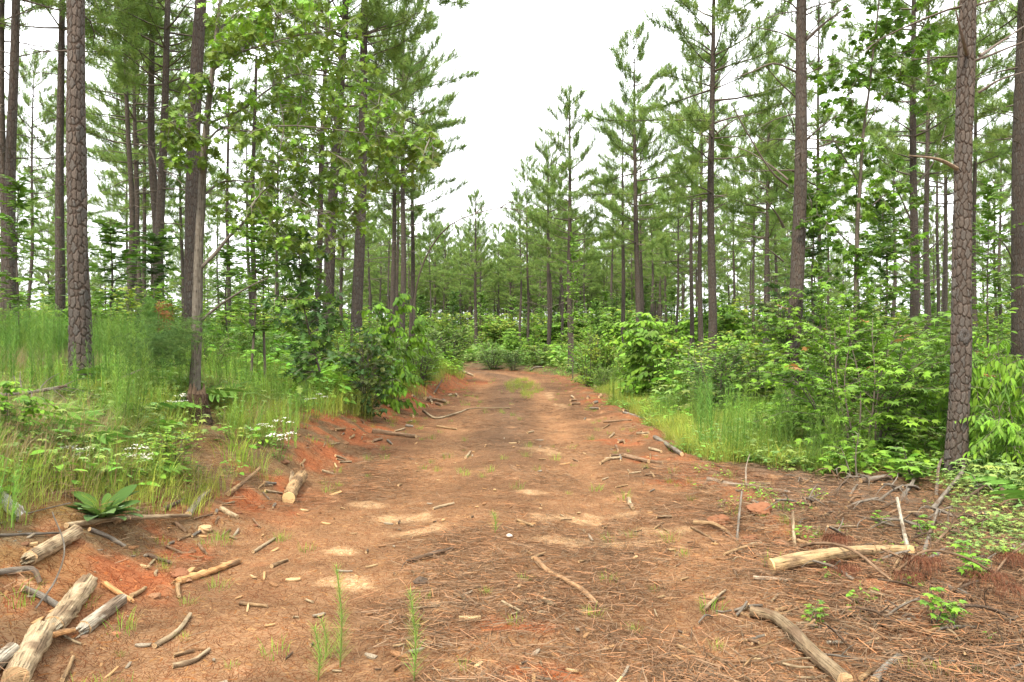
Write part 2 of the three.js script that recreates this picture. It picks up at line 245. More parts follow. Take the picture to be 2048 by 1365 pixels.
function trunkGeo(h, r0, { sides = 14, segs = 34, s = 1, wig = 0.05, hero = 0, top = 1, flare = 0.35 } = {}) {
  const r = rngOf(s), mb = new MB(), ph = r() * 6.3, ph2 = r() * 6.3, tint = barkTint(r), uRep = Math.max(1, Math.round(2 * Math.PI * r0 / 0.5)), hh = h * top;
  const N = hero ? Math.round(hero / 0.011) : 0, ys = [-0.25]; if (hero) for (let k = 0; k <= N; k++) ys.push(k / N * hero); const y0 = hero || 0; for (let k = 1; k <= segs; k++) ys.push(y0 + (hh - y0) * k / segs);
  const ax = (y) => { const f = 1 - sstep(0.3, 0.6, y / h) * 0.6; return [wig * f * Math.sin(y * 0.5 + ph) * sstep(0, 2, y), wig * f * Math.sin(y * 0.63 + ph2) * sstep(0, 2, y)]; };
  ys.forEach((y, j) => { const [ox, oz] = ax(Math.max(0, y)), rr = r0 * trunkR(Math.max(0, y) / h) * (1 + flare * Math.exp(-Math.max(0, y) / 0.28)) + 0.004; for (let q = 0; q <= sides; q++) { const a = q / sides * Math.PI * 2, u = q / sides * uRep, disp = hero ? (barkSample(u, y) - 0.55) * 0.018 + (vnoise(Math.cos(a) * 2 + 9, y * 1.5 + Math.sin(a) * 2) - .5) * 0.02 : (hash2(q % sides + s * 17, j) - 0.5) * 0.03 * r0; mb.v(ox + Math.cos(a) * (rr + disp), y, oz + Math.sin(a) * (rr + disp), tint, u, y); } });
  for (let j = 0; j < ys.length - 1; j++) for (let q = 0; q < sides; q++) { const a = j * (sides + 1) + q, b = a + sides + 1; mb.quad(a, b, b + 1, a + 1); }
  const o = mb.v(ax(hh)[0], hh, ax(hh)[1], C(0.5, 0.4, 0.3)), e0 = (ys.length - 1) * (sides + 1); for (let q = 0; q < sides; q++) mb.tri(o, e0 + q + 1, e0 + q);
  return mb.geo();
}
const TV = []; for (let k = 0; k < 6; k++) TV.push(trunkGeo(15, 0.122, { sides: 9, segs: 18, s: 400 + k, wig: 0.09 }));
const pineSpots = [];
function clearName(n) { return n; }
// px at the base, px where it leaves the frame (or its top), depth, width of the lower trunk in pixels
function pine(label, px, pxTop, d, wpx, o = {}) {
  const xb = (px - W / 2) / F * d, yb = H(xb, -d), D = wpx * d / F * 0.86, h = o.h || 15, hTop = EYE + CY / F * d, dx = (pxTop - px) / F * d;
  const t = thing(o.name || 'pine_tree', label, o.cat || 'pine tree', o.group, V(xb, yb, -d));
  t.rotation.z = -Math.atan2(dx, hTop - yb); t.rotation.x = o.lx || 0;
  const s = Math.round(px * 3 + d * 11), r0 = D / 2 / trunkR(0.12);
  const tr = mesh('trunk', trunkGeo(h, r0, { sides: o.hero ? 110 : d < 25 ? 22 : 12, segs: o.hero ? 24 : d < 25 ? 44 : 24, s, wig: o.wig ?? 0.05, hero: o.hero || 0, top: o.snag || 1 }), o.hero ? M.heroBark : M.bark, t);
  if (!o.snag) {
    const v = PV[o.v ?? s % 9], k = h / 15, rot = o.rot ?? (s * 1.7) % 6.28;
    const w = mesh('branch_framework', v.wood, M.twig, t), n = mesh('crown', v.needles, M.needle, t); tag(w, null, null, null, 'stuff');
    for (const q of [w, n]) { q.scale.setScalar(k); q.rotation.y = rot; }
  }
  pineSpots.push([xb, d]); return t;
}
// a branch of a pine (or other tree) seen in the photograph, as a part: points [px, py, depth offset], width in pixels
function branchOn(t, d, pts, wpx, mat = M.twig, col = G_BRANCH, name = 'branch') {
  const P = pts.map(([x, y, dd = 0]) => pt(x, y, d + dd)); t.updateMatrixWorld(true); const inv = t.matrixWorld.clone().invert(); P.forEach((p) => p.applyMatrix4(inv));
  const mb = new MB(), c = curve(P, 14), r = wpx * d / F / 2 * 0.8; mb.tube(c, (q) => lerp(r, r * 0.25, q) * (0.9 + 0.25 * vnoise(q * 9 + pts[0][0], 2.5)), 7, col, { vScale: 2, rough: 0.12, seed: Math.round(pts[0][0]) }); return [mesh(name, mb.geo(), mat, t), c];
}
{
  const P = pine;
  P('thick plated pine trunk nearest on the left, rising straight out of low weeds', 162, 154, 9.5, 41, { hero: 6.2, h: 16, name: 'pine_tree', wig: 0.02 });
  const far_left = P('dark slim pine cut by the left edge of the picture', 4, 5, 19, 18, { v: 3 });
  const l2 = P('slim pine left of the thickest plated trunk, forked bare twigs near its top', 22, 28, 16, 24, { v: 1 });
  branchOn(l2, 16, [[26, 115], [60, 108, .4], [118, 96, .6]], 4); branchOn(l2, 16, [[24, 155], [-20, 120], [-60, 100]], 4); branchOn(l2, 16, [[30, 30], [60, 22, -.3], [90, 10, -.6]], 3);
  P('pine standing just left of the thickest plated trunk, half hidden by green crown', 118, 124, 19, 20, { v: 1 });
  P('left one of two thin pole pines close together beyond the thickest left trunk', 275, 276, 32, 10, { v: 4 }); P('right one of two thin pole pines close together beyond the thickest left trunk', 288, 287, 33, 10, { v: 6 });
  P('left stem of the pair of crossing reddish pines left of the lobed-leaf oak', 311, 305, 22, 20, { v: 5, wig: 0.09 });
  const l6 = P('right stem of the pair of crossing reddish pines left of the lobed-leaf oak', 315, 333, 20.5, 21, { v: 0, wig: 0.1 });
  branchOn(l6, 20.5, [[326, 340], [350, 355, -.5], [395, 405, -1]], 4); branchOn(l6, 20.5, [[320, 370], [300, 300, .4], [270, 262, .6]], 4); branchOn(l6, 20.5, [[330, 130], [345, 115], [388, 80, -.5]], 4); branchOn(l6, 20.5, [[330, 175], [350, 150, -.2], [386, 110, -.8]], 4);
  const l7 = P('grey pine trunk standing directly behind the lobed-leaf oak', 378, 404, 14, 33, { v: 1, h: 16 }); branchOn(l7, 14, [[392, 18], [360, 10, -.3], [318, -4, -.6]], 4);
  P('thin straight pine behind the oak twigs, right of the grey trunk', 455, 458, 31, 9, { v: 3 });
  tag(P('broken-topped dead pine snag among the oak leaves', 505, 513, 24, 11, { snag: 0.66, h: 14 }), null, 'dead tree');
  P('leaning pine trunk right of the dark lobed-leaf sapling, rough scaly bark', 652, 690, 18.5, 24, { v: 7 }); P('slimmer pine just left of the leaning rough-barked one', 627, 657, 25, 15, { v: 2 });
  const l11 = P('straight dark pine above the glossy dark shrub, left of the bright sapling', 711, 729, 18.5, 25, { v: 8, h: 15.5 });
  branchOn(l11, 18.5, [[733, 68], [770, 52, -.4], [840, 25, -1]], 5); branchOn(l11, 18.5, [[733, 90], [790, 78, .6], [850, 86, .8]], 4); branchOn(l11, 18.5, [[722, 75], [705, 60, -.5], [695, 40, -.8]], 4); branchOn(l11, 18.5, [[716, 165], [702, 130, .3], [692, 90, .5]], 4);
  P('left one of a cluster of four slim pines beside the left road opening', 786, 789, 36, 12, { v: 0, h: 16 }); P('thinnest of the cluster of four slim pines beside the left road opening', 795, 797, 45, 8, { v: 5, h: 16 });
  P('stoutest of the cluster of four slim pines beside the left road opening', 803, 808, 33, 13, { v: 10, h: 17 }); P('right one of the cluster of four slim pines, edging the open sky', 822, 828, 38, 11, { v: 4, h: 15 });
  const r1 = P('thick plated pine nearest on the right with a round knot on its trunk', 1912, 1945, 9, 40, { hero: 6.4, h: 16, wig: 0.03, v: 3 });
  branchOn(r1, 9, [[1936, 112], [1927, 80, -.3], [1912, 20, -.5]], 12, M.wood, C(.2, .16, .14)); branchOn(r1, 9, [[1960, 112], [2000, 85, .2], [2060, 45, .4]], 9, M.wood, C(.2, .17, .15)); branchOn(r1, 9, [[1958, 185], [2000, 160, -.2], [2055, 142, -.4]], 8, M.wood, C(.2, .17, .15));
  tag(branchOn(r1, 9, [[1918, 340], [1880, 320, -.15], [1818, 311, -.35]], 12, M.wood, C(.27, .205, .15))[0], 'pale broken dead branch stub');
  { const k = mesh('knot', new THREE.TorusGeometry(0.04, 0.026, 10, 22), M.heroBark, r1); const g = k.geometry, n = g.attributes.position.count; g.setAttribute('color', new THREE.Float32BufferAttribute(new Float32Array(n * 3).fill(0.12), 3)); { const p = g.attributes.position; for (let q = 0; q < p.count; q++) { const m = 0.75 + 0.6 * fbm(p.getX(q) * 40 + 9, p.getY(q) * 40 + p.getZ(q) * 30, 3); p.setXYZ(q, p.getX(q) * m, p.getY(q) * m * 1.3, p.getZ(q) * m * 0.7); } g.computeVertexNormals(); } r1.updateMatrixWorld(true); k.position.copy(r1.worldToLocal(pt(1930, 672, 8.885))); }
  const r2 = P('bare-limbed grey pine at the edge of the right thicket, whorls of dead branches', 1580, 1606, 14, 31, { v: 1, wig: 0.07, h: 16 });
  for (const [p, w] of [[[[1576, 372], [1545, 345, -.2], [1480, 240, -.4], [1455, 190, -.6]], 6], [[[1577, 360], [1540, 330, .4], [1490, 300, .8], [1435, 288, 1]], 5], [[[1600, 290], [1630, 265, -.3], [1672, 232, -.8]], 5], [[[1598, 300], [1640, 255, .6], [1680, 228, 1]], 4], [[[1592, 195], [1560, 165, -.3], [1532, 132, -.7]], 5], [[[1594, 145], [1550, 127, -.4], [1500, 145, -.9], [1445, 165, -1.2]], 6], [[[1604, 148], [1625, 125, .2], [1645, 90, .5]], 4], [[[1600, 85], [1560, 65, -.3], [1475, 50, -.8]], 5], [[[1612, 82], [1660, 38, -.3], [1720, 0, -.8]], 7], [[[1612, 78], [1650, 45, .5], [1700, 20, .9]], 4], [[[1600, 25], [1580, 5, -.2], [1555, 0, -.5]], 5], [[[1568, 455], [1555, 430, -.2], [1530, 400, -.5]], 7], [[[1588, 462], [1602, 448, -.2], [1625, 440, -.6]], 6], [[[1567, 523], [1545, 505, -.2], [1515, 485, -.5]], 5], [[[1590, 500], [1620, 496, .2], [1660, 488, .4]], 4], [[[1588, 265], [1582, 235, -.4], [1560, 200, -.6]], 4], [[[1613, 30], [1640, 15, -.2], [1680, -10, -.5]], 4]]) branchOn(r2, 14, p, w);
  const r3 = P('tall straight pine left of the bare-limbed grey one, its dense crown against the sky', 1422, 1427, 23, 19, { v: 9, h: 15 });
  for (const [p, w] of [[[[1422, 265], [1400, 215, -.3], [1370, 170, -.6]], 4], [[[1430, 145], [1460, 120, .3], [1510, 75, .7]], 4], [[[1420, 290], [1390, 250, .5], [1350, 225, .9]], 4], [[[1430, 270], [1470, 240, -.4], [1525, 225, -.9]], 4], [[[1422, 110], [1390, 90, -.4], [1340, 75, -.8]], 4]]) branchOn(r3, 23, p, w);
  P('pine with a rounded open crown standing alone against the sky, right of the road', 1277, 1266, 34, 14, { v: 9, h: 14.8 }); P('slim pine just left of the one with the rounded open crown', 1245, 1247, 40, 10, { v: 6, h: 13 });
  P('pine with a pointed thin crown at the right rim of the open sky', 1142, 1137, 36, 13, { v: 7, h: 13.4 }); P('slender pine with a sparse crown, first right of the bend', 1097, 1096, 46, 9, { v: 4, h: 13.2 });
  P('left one of two slim pines behind the tall straight right-hand pine', 1383, 1386, 42, 10, { v: 5 }); P('right one of two slim pines behind the tall straight right-hand pine', 1401, 1404, 36, 12, { v: 8 });
  const r9 = P('pine with upswept dark lower limbs, between the bare-limbed and the knotted pine', 1825, 1829, 21, 19, { v: 4 });
  for (const [p, w] of [[[[1820, 350], [1790, 340, -.4], [1740, 300, -.8]], 5], [[[1822, 440], [1800, 390, -.3], [1785, 355, -.5]], 5], [[[1832, 370], [1870, 320, .3], [1910, 180, .6]], 5], [[[1832, 525], [1870, 490, -.4], [1910, 455, -.8]], 5], [[[1820, 575], [1790, 550, -.3], [1740, 530, -.6]], 5], [[[1822, 527], [1780, 505, .3], [1735, 485, .7]], 4], [[[1832, 572], [1870, 560, .3], [1910, 540, .6]], 4], [[[1824, 262], [1790, 240, -.3], [1740, 205, -.7]], 4], [[[1832, 255], [1870, 235, -.2], [1900, 225, -.5]], 4]]) branchOn(r9, 21, p, w);
  P('slim pine right of the one with upswept lower limbs', 1855, 1857, 27, 14, { v: 6 }); P('thin pine midway between the upswept-limbed and the knotted pine', 1875, 1876, 40, 8, { v: 3 }); P('dark thin pine just left of the knotted trunk', 1890, 1893, 34, 11, { v: 0 });
  P('slim pine peeping out right behind the knotted trunk', 1950, 1952, 28, 11, { v: 1 });
  const r12 = P('dark stout pine cut by the right edge of the picture', 2038, 2046, 15, 30, { v: 5, h: 16 });
  branchOn(r12, 15, [[2035, 540], [2010, 490, -.3], [1960, 445, -.8]], 5);
  P('slim pine close left of the bare-limbed grey one', 1535, 1537, 34, 11, { v: 7 }); P('thin pole pine between the tall straight and the bare-limbed pine', 1508, 1509, 46, 7, { v: 2 }); P('thinnest pole pine right of the tall straight one, against bright sky', 1467, 1468, 52, 6, { v: 4 });
  P('slim pine with dark foliage spray beyond the end of the road', 951, 952, 60, 8, { v: 7, h: 13 });
  // the bent sapling arching over the opening
  const s = thing('bent_sapling', 'thin bare sapling bent over in an arch against the sky', 'sapling', null, onGround((828 - 1024) / F * 30, 30));
  branchOn(s, 30, [[828, 720], [829, 600], [840, 545], [862, 495], [900, 450, -.3], [950, 428, -.5], [1005, 416, -.8], [1055, 424, -1]], 5.5, M.twig, C(.09, .07, .055), 'trunk');
  branchOn(s, 30, [[1000, 416, -.8], [1020, 405, -.9], [1040, 408, -1]], 3); branchOn(s, 30, [[950, 428, -.5], [965, 415, -.4], [985, 410, -.3]], 3); branchOn(s, 30, [[845, 535], [838, 515, .2], [826, 500, .3]], 2); branchOn(s, 30, [[872, 480], [880, 470, -.2], [882, 448, -.4]], 2); branchOn(s, 30, [[905, 446, -.3], [918, 450, -.3], [934, 462, -.4]], 2); branchOn(s, 30, [[1030, 419, -.9], [1042, 430, -.9], [1050, 446, -.9]], 2);
}
// ---------- the stand behind ----------
const skyLine = (px) => { const k = [[840, -400], [885, 300], [900, 425], [1035, 425], [1050, 320], [1120, 190], [1180, 120], [1250, 60], [1300, -400]]; if (px <= k[0][0] || px >= k[8][0]) return -999; for (let i = 0; i < 8; i++) if (px < k[i + 1][0]) return lerp(k[i][1], k[i + 1][1], (px - k[i][0]) / (k[i + 1][0] - k[i][0])); return -999; };
const refs = [[22, 'the leftmost forked pine'], [162, 'the thickest plated pine'], [282, 'the two pole pines'], [316, 'the crossing pine pair'], [390, 'the lobed-leaf oak'], [508, 'the broken-topped snag'], [655, 'the leaning rough pine'], [714, 'the straight dark pine'], [803, 'the cluster of four pines'], [951, 'the dark-sprayed far pine'], [1097, 'the first slender pine'], [1142, 'the pointed thin pine'], [1275, 'the rounded open pine'], [1423, 'the tall straight pine'], [1580, 'the bare-limbed pine'], [1718, 'the young sweetgum tree'], [1826, 'the upswept-limbed pine'], [1912, 'the knotted pine'], [2040, 'the right-edge pine']];
const toName = [];                 // things named by where they stand among the trees above
function nameByPlace() {
  const bins = new Map(), ord = ['', 'second ', 'third ', 'fourth ', 'fifth ', 'sixth ', 'seventh ', 'eighth ', 'ninth ', 'tenth ', 'eleventh ', 'twelfth ', 'thirteenth ', 'fourteenth ', 'fifteenth ', 'sixteenth ', 'seventeenth ', 'eighteenth ', 'nineteenth ', 'twentieth '];
  for (const [o, base] of toName) { const px = W / 2 + o.position.x / Math.max(0.5, -o.position.z) * F; let b = 0; refs.forEach((q, i) => { if (Math.abs(q[0] - px) < Math.abs(refs[b][0] - px)) b = i; }); const key = base + '|' + b + (px < refs[b][0] ? 'L' : 'R'); if (!bins.has(key)) bins.set(key, []); bins.get(key).push([Math.abs(px - refs[b][0]), o, base, b, px < refs[b][0]]); }
  for (const L of bins.values()) { L.sort((a, b) => a[0] - b[0]); L.forEach(([, o, base, b, left], i) => { o.userData.label = `${base}, ${ord[Math.min(19, i)]}${left ? 'left' : 'right'} of ${refs[b][1]}`; }); }
}
function standSpot(r, dMin, dMax, gap) {
  const d = Math.sqrt(lerp(dMin * dMin, dMax * dMax, r())), x = (r() * 2 - 1) * d * 0.78, px = W / 2 + x / d * F;
  if (Math.abs(x - roadX(d)) < 3.6 && d < 44) return null;
  if (d < 45 && x < 0 && x > roadX(d) - 1 - 3.6) return null;
  for (const [a, b] of pineSpots) if ((a - x) ** 2 + (b - d) ** 2 < gap * gap) return null;
  const h = 12.6 + 3 * r();
  for (const e of [-1.7, 0, 1.7]) { const q = W / 2 + (x + e) / d * F, top = CY - (h - (e ? 4 : 0) + 0.5 - EYE) / d * F; if (top < skyLine(q)) return null; }
  if (d < 24 && Math.abs(px - 1024) < 1100) return null;      // every near trunk in view is one of those above
  return [x, d, h];
}
{
  const r = rngOf(91); let n = 0;
  for (let k = 0; k < 6000 && n < 84; k++) {
    const s = standSpot(r, 24, 78, 2.7); if (!s) continue; const [x, d, h] = s; pineSpots.push([x, d]); n++;
    const side = Math.abs(x / d) > 0.3 && d > 58; if (side && r() < 0.55) continue;
    const base = d < 48 ? 'slim plantation pine' : 'distant slim pine', t = thing('stand_pine', base, 'pine tree', base + 's of the stand behind', onGround(x, d, -0.05));
    toName.push([t, base]); const v = PV[Math.floor(r() * 9)], sc = h / 15, w = 0.78 + 0.35 * r();
    t.rotation.set((r() - 0.5) * 0.05, r() * 6.28, (r() - 0.5) * 0.05);
    const tr = mesh('trunk', TV[Math.floor(r() * 6)], M.bark, t); tr.scale.set(sc * w, sc, sc * w);
    const a = mesh('branch_framework', v.wood, M.twig, t), b = mesh('crown', v.needles, M.needle, t); tag(a, null, null, null, 'stuff'); a.scale.setScalar(sc); b.scale.setScalar(sc);
  }
  // trees outside the frame that shade the road edges from above and behind
  for (let k = 0; k < 26; k++) {
    const side = k % 2 ? 1 : -1, d = -14 + k * 1.6, x = side * (6.5 + 6 * r()) * (d > 4 ? 1 : 1); if (Math.abs(x) < d * 0.70) continue;
    const t = thing('roadside_pine', 'plantation pine standing beside the road', 'pine tree', 'pines beside the road', onGround(x, d, -0.05)), v = PV[k % 9];
    mesh('trunk', TV[k % 6], M.bark, t); tag(mesh('branch_framework', v.wood, M.twig, t), null, null, null, 'stuff'); mesh('crown', v.needles, M.needle, t); t.rotation.y = r() * 6.28;
  }
  // the far woods, read as one mass
  const g = thing('distant_woods', 'hazy mass of far pine woods closing the view between the trunks', 'woods'); g.userData.kind = 'stuff';
  const spots = []; for (let k = 0; k < 9000 && spots.length < 370; k++) { const s = standSpot(r, 78, 150, 2.6); if (!s) continue; const [x, d, h] = s; if (Math.abs(x / d) > 0.2 && r() < 0.94) continue; pineSpots.push([x, d]); spots.push([...s, r() * 6.28, Math.floor(r() * 3)]); }
  for (let v = 0; v < 3; v++) { const L = spots.filter((s) => s[4] === v), q = new THREE.Object3D(); for (const [nm, geo, mat] of [['trunk', TV[v], M.bark], ['branch_framework', PV[v * 2].wood, M.twig], ['crown', PV[v * 2].needles, M.needle]]) { const im = new THREE.InstancedMesh(geo, mat, L.length); im.name = nm; im.userData.kind = 'stuff'; im.castShadow = im.receiveShadow = true; L.forEach(([x, d, h, a], i) => { q.position.set(x, H(x, -d) - 0.05, -d); q.rotation.set(0, a, 0); q.scale.setScalar(h / 15); q.updateMatrix(); im.setMatrixAt(i, q.matrix); }); g.add(im); } }
}
// ---------- leaves ----------
function strip(xs, ws, { fold = 0.18, droop = 0.15 } = {}) {   // leaf along +x, unit length
  const p = [], i = [], mid = [], L = [], R = []; const add = (x, y, z) => { p.push(x, y, z); return p.length / 3 - 1; };
  xs.forEach((x, k) => { const y = -droop * x * x, w = ws[k]; mid.push(add(x, y, 0)); L.push(w ? add(x + 0.02, y + fold * w, w) : mid[k]); R.push(w ? add(x + 0.02, y + fold * w, -w) : mid[k]); });
  for (let k = 0; k < xs.length - 1; k++) for (const [S, f] of [[L, 0], [R, 1]]) { const a = mid[k], b = mid[k + 1], c = S[k + 1], d = S[k]; const t = (x, y, z) => { if (x !== y && y !== z && x !== z) f ? i.push(x, z, y) : i.push(x, y, z); }; t(a, c, b); t(a, d, c); }
  return { p, i };
}
function star(n = 5, { inner = 0.3, droop = 0.22, spread = 2.0 } = {}) {
  const p = [0.36, 0, 0], i = [], ring = []; const add = (x, z) => { const q = Math.hypot(x - 0.36, z); p.push(x, -droop * q * q * 1.6 + 0.05 * Math.sin(q * 9), z); return p.length / 3 - 1; };
  ring.push(add(0, 0));
  for (let k = 0; k < n; k++) { const a = -spread + 2 * spread * k / (n - 1), l = (0.62 - 0.14 * Math.abs(a) / spread) * (k % 2 || n < 5 ? 1 : 1), c = (q, rr) => add(0.36 + Math.cos(q) * rr, Math.sin(q) * rr); ring.push(c(a - 0.2, l * 0.55), c(a, l), c(a + 0.2, l * 0.55)); if (k < n - 1) ring.push(c(a + spread / (n - 1), inner)); }
  for (let k = 0; k < ring.length; k++) i.push(0, ring[k], ring[(k + 1) % ring.length]);
  return { p, i };
}
function pinnate(n, { droop = 0.5, lw = 0.09, ll = 0.3 } = {}) {
  const p = [], i = [], one = strip([0, 0.35, 0.75, 1], [0, lw, lw * 0.7, 0], { droop: 0.25 });
  const put = (x, y, a, s, dr) => { const o = p.length / 3; for (let k = 0; k < one.p.length; k += 3) { const X = one.p[k] * s, Z = one.p[k + 2] * s, Y = one.p[k + 1] * s - dr * one.p[k] * s; p.push(x + X * Math.cos(a) - Z * Math.sin(a), y + Y, X * Math.sin(a) + Z * Math.cos(a)); } for (const k of one.i) i.push(o + k); };
  for (let k = 0; k < n; k++) { const t = 0.18 + 0.8 * k / n, y = -droop * t * t, s = ll * (0.75 + 0.6 * Math.sin(t * 2.6)); put(t, y, 1.15, s, 0.45); put(t, y, -1.15, s, 0.45); } put(0.98, -droop, 0, ll, 0.5);
  const o = p.length / 3; p.push(0, 0, 0.006, 0, 0, -0.006, 0.5, -droop * 0.25, 0, 1, -droop, 0); i.push(o, o + 1, o + 2, o + 1, o + 3, o + 2); return { p, i };
}
const T = {
  ovate: strip([0, 0.2, 0.5, 0.8, 1], [0, 0.22, 0.26, 0.15, 0]), small: strip([0, 0.45, 1], [0, 0.24, 0]), lance: strip([0, 0.25, 0.6, 1], [0, 0.14, 0.13, 0], { droop: 0.35 }), broad: strip([0, 0.2, 0.5, 0.8, 1], [0, 0.2, 0.3, 0.2, 0], { droop: 0.4 }),
  oak: strip([0, 0.14, 0.27, 0.35, 0.52, 0.6, 0.76, 0.83, 1], [0, 0.03, 0.25, 0.06, 0.38, 0.08, 0.30, 0.07, 0], { droop: 0.2, fold: 0.12 }), star: star(5), maple: star(3, { spread: 1.0, inner: 0.34 }), pinn: pinnate(5, { droop: 0.7, lw: 0.12, ll: 0.34 }), dock: strip([0, 0.15, 0.28, 0.42, 0.56, 0.7, 0.82, 0.93, 1], [0.012, 0.03, 0.10, 0.16, 0.185, 0.18, 0.15, 0.085, 0], { droop: 0.5, fold: 0.22 }),
};
const TG = {}; function tplGeo(k) { if (!TG[k]) { const mb = new MB(); mb.leaf(T[k], new THREE.Matrix4(), C(1, 1, 1)); TG[k] = mb.geo(); } return TG[k]; }
function leafM(pos, dir, up, size) { const x = dir.clone().normalize(), z = V().crossVectors(x, up).normalize(); if (z.lengthSq() < 0.1) z.set(0, 0, 1); const y = V().crossVectors(z, x); return new THREE.Matrix4().makeBasis(x, y, z).scale(V(size, size, size)).setPosition(pos); }
const rUp = (r, k) => V((r() - 0.5) * k, 1, (r() - 0.5) * k).normalize();
const tintMats = new Map();
function leafParts(root, leaves, key, mat, nParts, near) {     // leaves: {m, c} in the root's own axes
  let rest = leaves;
  if (nParts) {
    const p = V(), k = near || V(0, 0, 5), L = leaves.map((l) => [p.setFromMatrixPosition(l.m).distanceTo(k), l]).sort((a, b) => a[0] - b[0]); rest = L.slice(nParts).map((x) => x[1]);
    for (const [, l] of L.slice(0, nParts)) {
      const q = [Math.round(l.c.r * 50) / 50, Math.round(l.c.g * 25) / 25, Math.round(l.c.b * 50) / 50].join(), id = q + mat.uuid; if (!tintMats.has(id)) { const c = mat.clone(); c.vertexColors = false; c.color.copy(l.c); tintMats.set(id, c); }
      const m = mesh('leaf', tplGeo(key), tintMats.get(id), root); m.applyMatrix4(l.m);
    }
  }
  if (!rest.length) return; const mb = new MB(); for (const l of rest) mb.leaf(T[key], l.m, l.c); const f = mesh('foliage', mb.geo(), mat, root); f.userData.kind = 'stuff'; return f;
}
// ---------- shrubs ----------
const GR = { bright: C(0.15, 0.29, 0.024), mid: C(0.11, 0.21, 0.026), dark: C(0.055, 0.12, 0.022), olive: C(0.10, 0.135, 0.03), yel: C(0.24, 0.31, 0.035), pale: C(0.19, 0.285, 0.065), oak: C(0.135, 0.21, 0.027), red: C(0.34, 0.18, 0.06), straw: C(0.34, 0.26, 0.13) };
function shrub(s, { h = 2, w = 1.5, stems = 5, twigs = 9, perTwig = 9, size = 0.1, col = GR.mid, col2 = null, tips = null, droop = 0.2, base = 0.15, stemR = 0.012, flat = 1.15, whorl = false, woodCol = G_BRANCH, one = false } = {}) {
  const r = rngOf(s), wood = new MB(), leaves = [];
  for (let k = 0; k < stems; k++) {
    const az = r() * 6.283, rad = one ? 0.08 : Math.sqrt(r()), top = h * (one ? 0.97 : lerp(1, 0.62, rad) * (0.8 + 0.2 * r())), e = V(Math.cos(az) * rad * w * 0.42, top, Math.sin(az) * rad * w * 0.42), b = V(Math.cos(az) * 0.06 * w, -0.05, Math.sin(az) * 0.06 * w), m = b.clone().lerp(e, 0.5).add(V((r() - .5) * 0.12 * w, 0.06 * h, (r() - .5) * 0.12 * w)), c = curve([b, m, e], 10);
    wood.tube(c, (t) => lerp(stemR, 0.003, t), 5, woodCol, { cap: false });
    for (let q = 0; q < twigs; q++) {
      const t = lerp(base, 1, (q + r()) / twigs), p = c[Math.min(10, Math.floor(t * 10))], f = t * top / h, reach = w * 0.5 * Math.sqrt(Math.max(0.06, 1 - ((f - 0.42) / 0.62) ** 2)) * (0.45 + 0.6 * r()), ta = (one ? q * 2.4 : az + (r() - 0.5) * 3.4) + (r() - .5) * 0.6, el = lerp(0.15, 0.9, f) * (0.6 + 0.6 * r()) - droop * 0.5 + (one ? (r() - 0.4) * 1.1 : (r() - .5) * 0.4), L = Math.max(0.12, reach * 0.8), mid = p.clone().addScaledVector(dirOf(ta, el + 0.15), L * 0.5), end = mid.clone().addScaledVector(dirOf(ta + (r() - .5) * 0.5, el - droop), L * 0.5), tip = (end.y > h * 0.85 && r() < 0.35) || (r() < 0.04 && end.y > h * 0.4);
      wood.tube([p, mid, end], [0.005, 0.004, 0.002], 3, woodCol, { cap: false });
      const tw = vary(col2 && r() < 0.4 ? col2 : col, r, 0.18, 0.08);
      for (let n = 0; n < perTwig; n++) {
        const u = whorl ? 1 - r() * r() * 0.35 : (n + r()) / perTwig, pos = u < 0.5 ? p.clone().lerp(mid, u * 2) : mid.clone().lerp(end, u * 2 - 1), la = ta + (whorl ? r() * 6.28 : (n % 2 ? 1 : -1) * (0.5 + 0.7 * r())), le = el * 0.4 - droop * (0.6 + 0.9 * r()) + (r() - .4) * 0.5;
        leaves.push({ m: leafM(pos, dirOf(la, le), rUp(r, flat * 1.4), size * (0.6 + 0.65 * r())), c: tips && tip && n > perTwig * 0.6 && r() < 0.75 ? vary(tips, r, 0.25) : vary(tw, r, 0.2, 0.06) });
      }
    }
  }
  return { wood, leaves };
}
const protos = {};
function proto(key, s, tpl, mat, o) { const q = shrub(s, o), mb = new MB(); for (const l of q.leaves) mb.leaf(T[tpl], l.m, l.c); protos[key] = { stem: q.wood.geo(), foliage: mb.geo(), mat, tpl, leaves: q.leaves, h: o.h, w: o.w }; }
proto('gum', 11, 'star', M.leaf, { h: 2.1, w: 2.1, stems: 13, twigs: 17, perTwig: 13, size: 0.112, col: GR.bright, col2: GR.mid, tips: GR.red, droop: 0.25, base: 0.06 });
proto('round', 12, 'small', M.leaf, { h: 1.4, w: 1.2, stems: 13, twigs: 16, perTwig: 14, size: 0.075, col: GR.bright, col2: GR.yel, droop: 0.05, base: 0.05 });
proto('darkround', 13, 'small', M.leaf, { h: 1.4, w: 1.5, stems: 12, twigs: 16, perTwig: 13, size: 0.075, col: GR.dark, col2: GR.mid, droop: 0.1 });
proto('glossy', 14, 'oak', M.glossy, { h: 1.4, w: 1.1, stems: 11, twigs: 15, perTwig: 8, size: 0.125, col: GR.dark, col2: GR.olive, tips: GR.yel, droop: 0.2, whorl: true });
proto('broad', 15, 'broad', M.leaf, { h: 2.2, w: 1.6, stems: 6, twigs: 24, perTwig: 13, size: 0.118, col: GR.bright, col2: GR.mid, droop: 0.5, flat: 0.7, base: 0.1 });
proto('pinn', 16, 'lance', M.leaf, { h: 2.1, w: 2.2, stems: 11, twigs: 18, perTwig: 17, size: 0.16, col: GR.bright, col2: GR.mid, droop: 0.75, flat: 0.8, base: 0.05 });
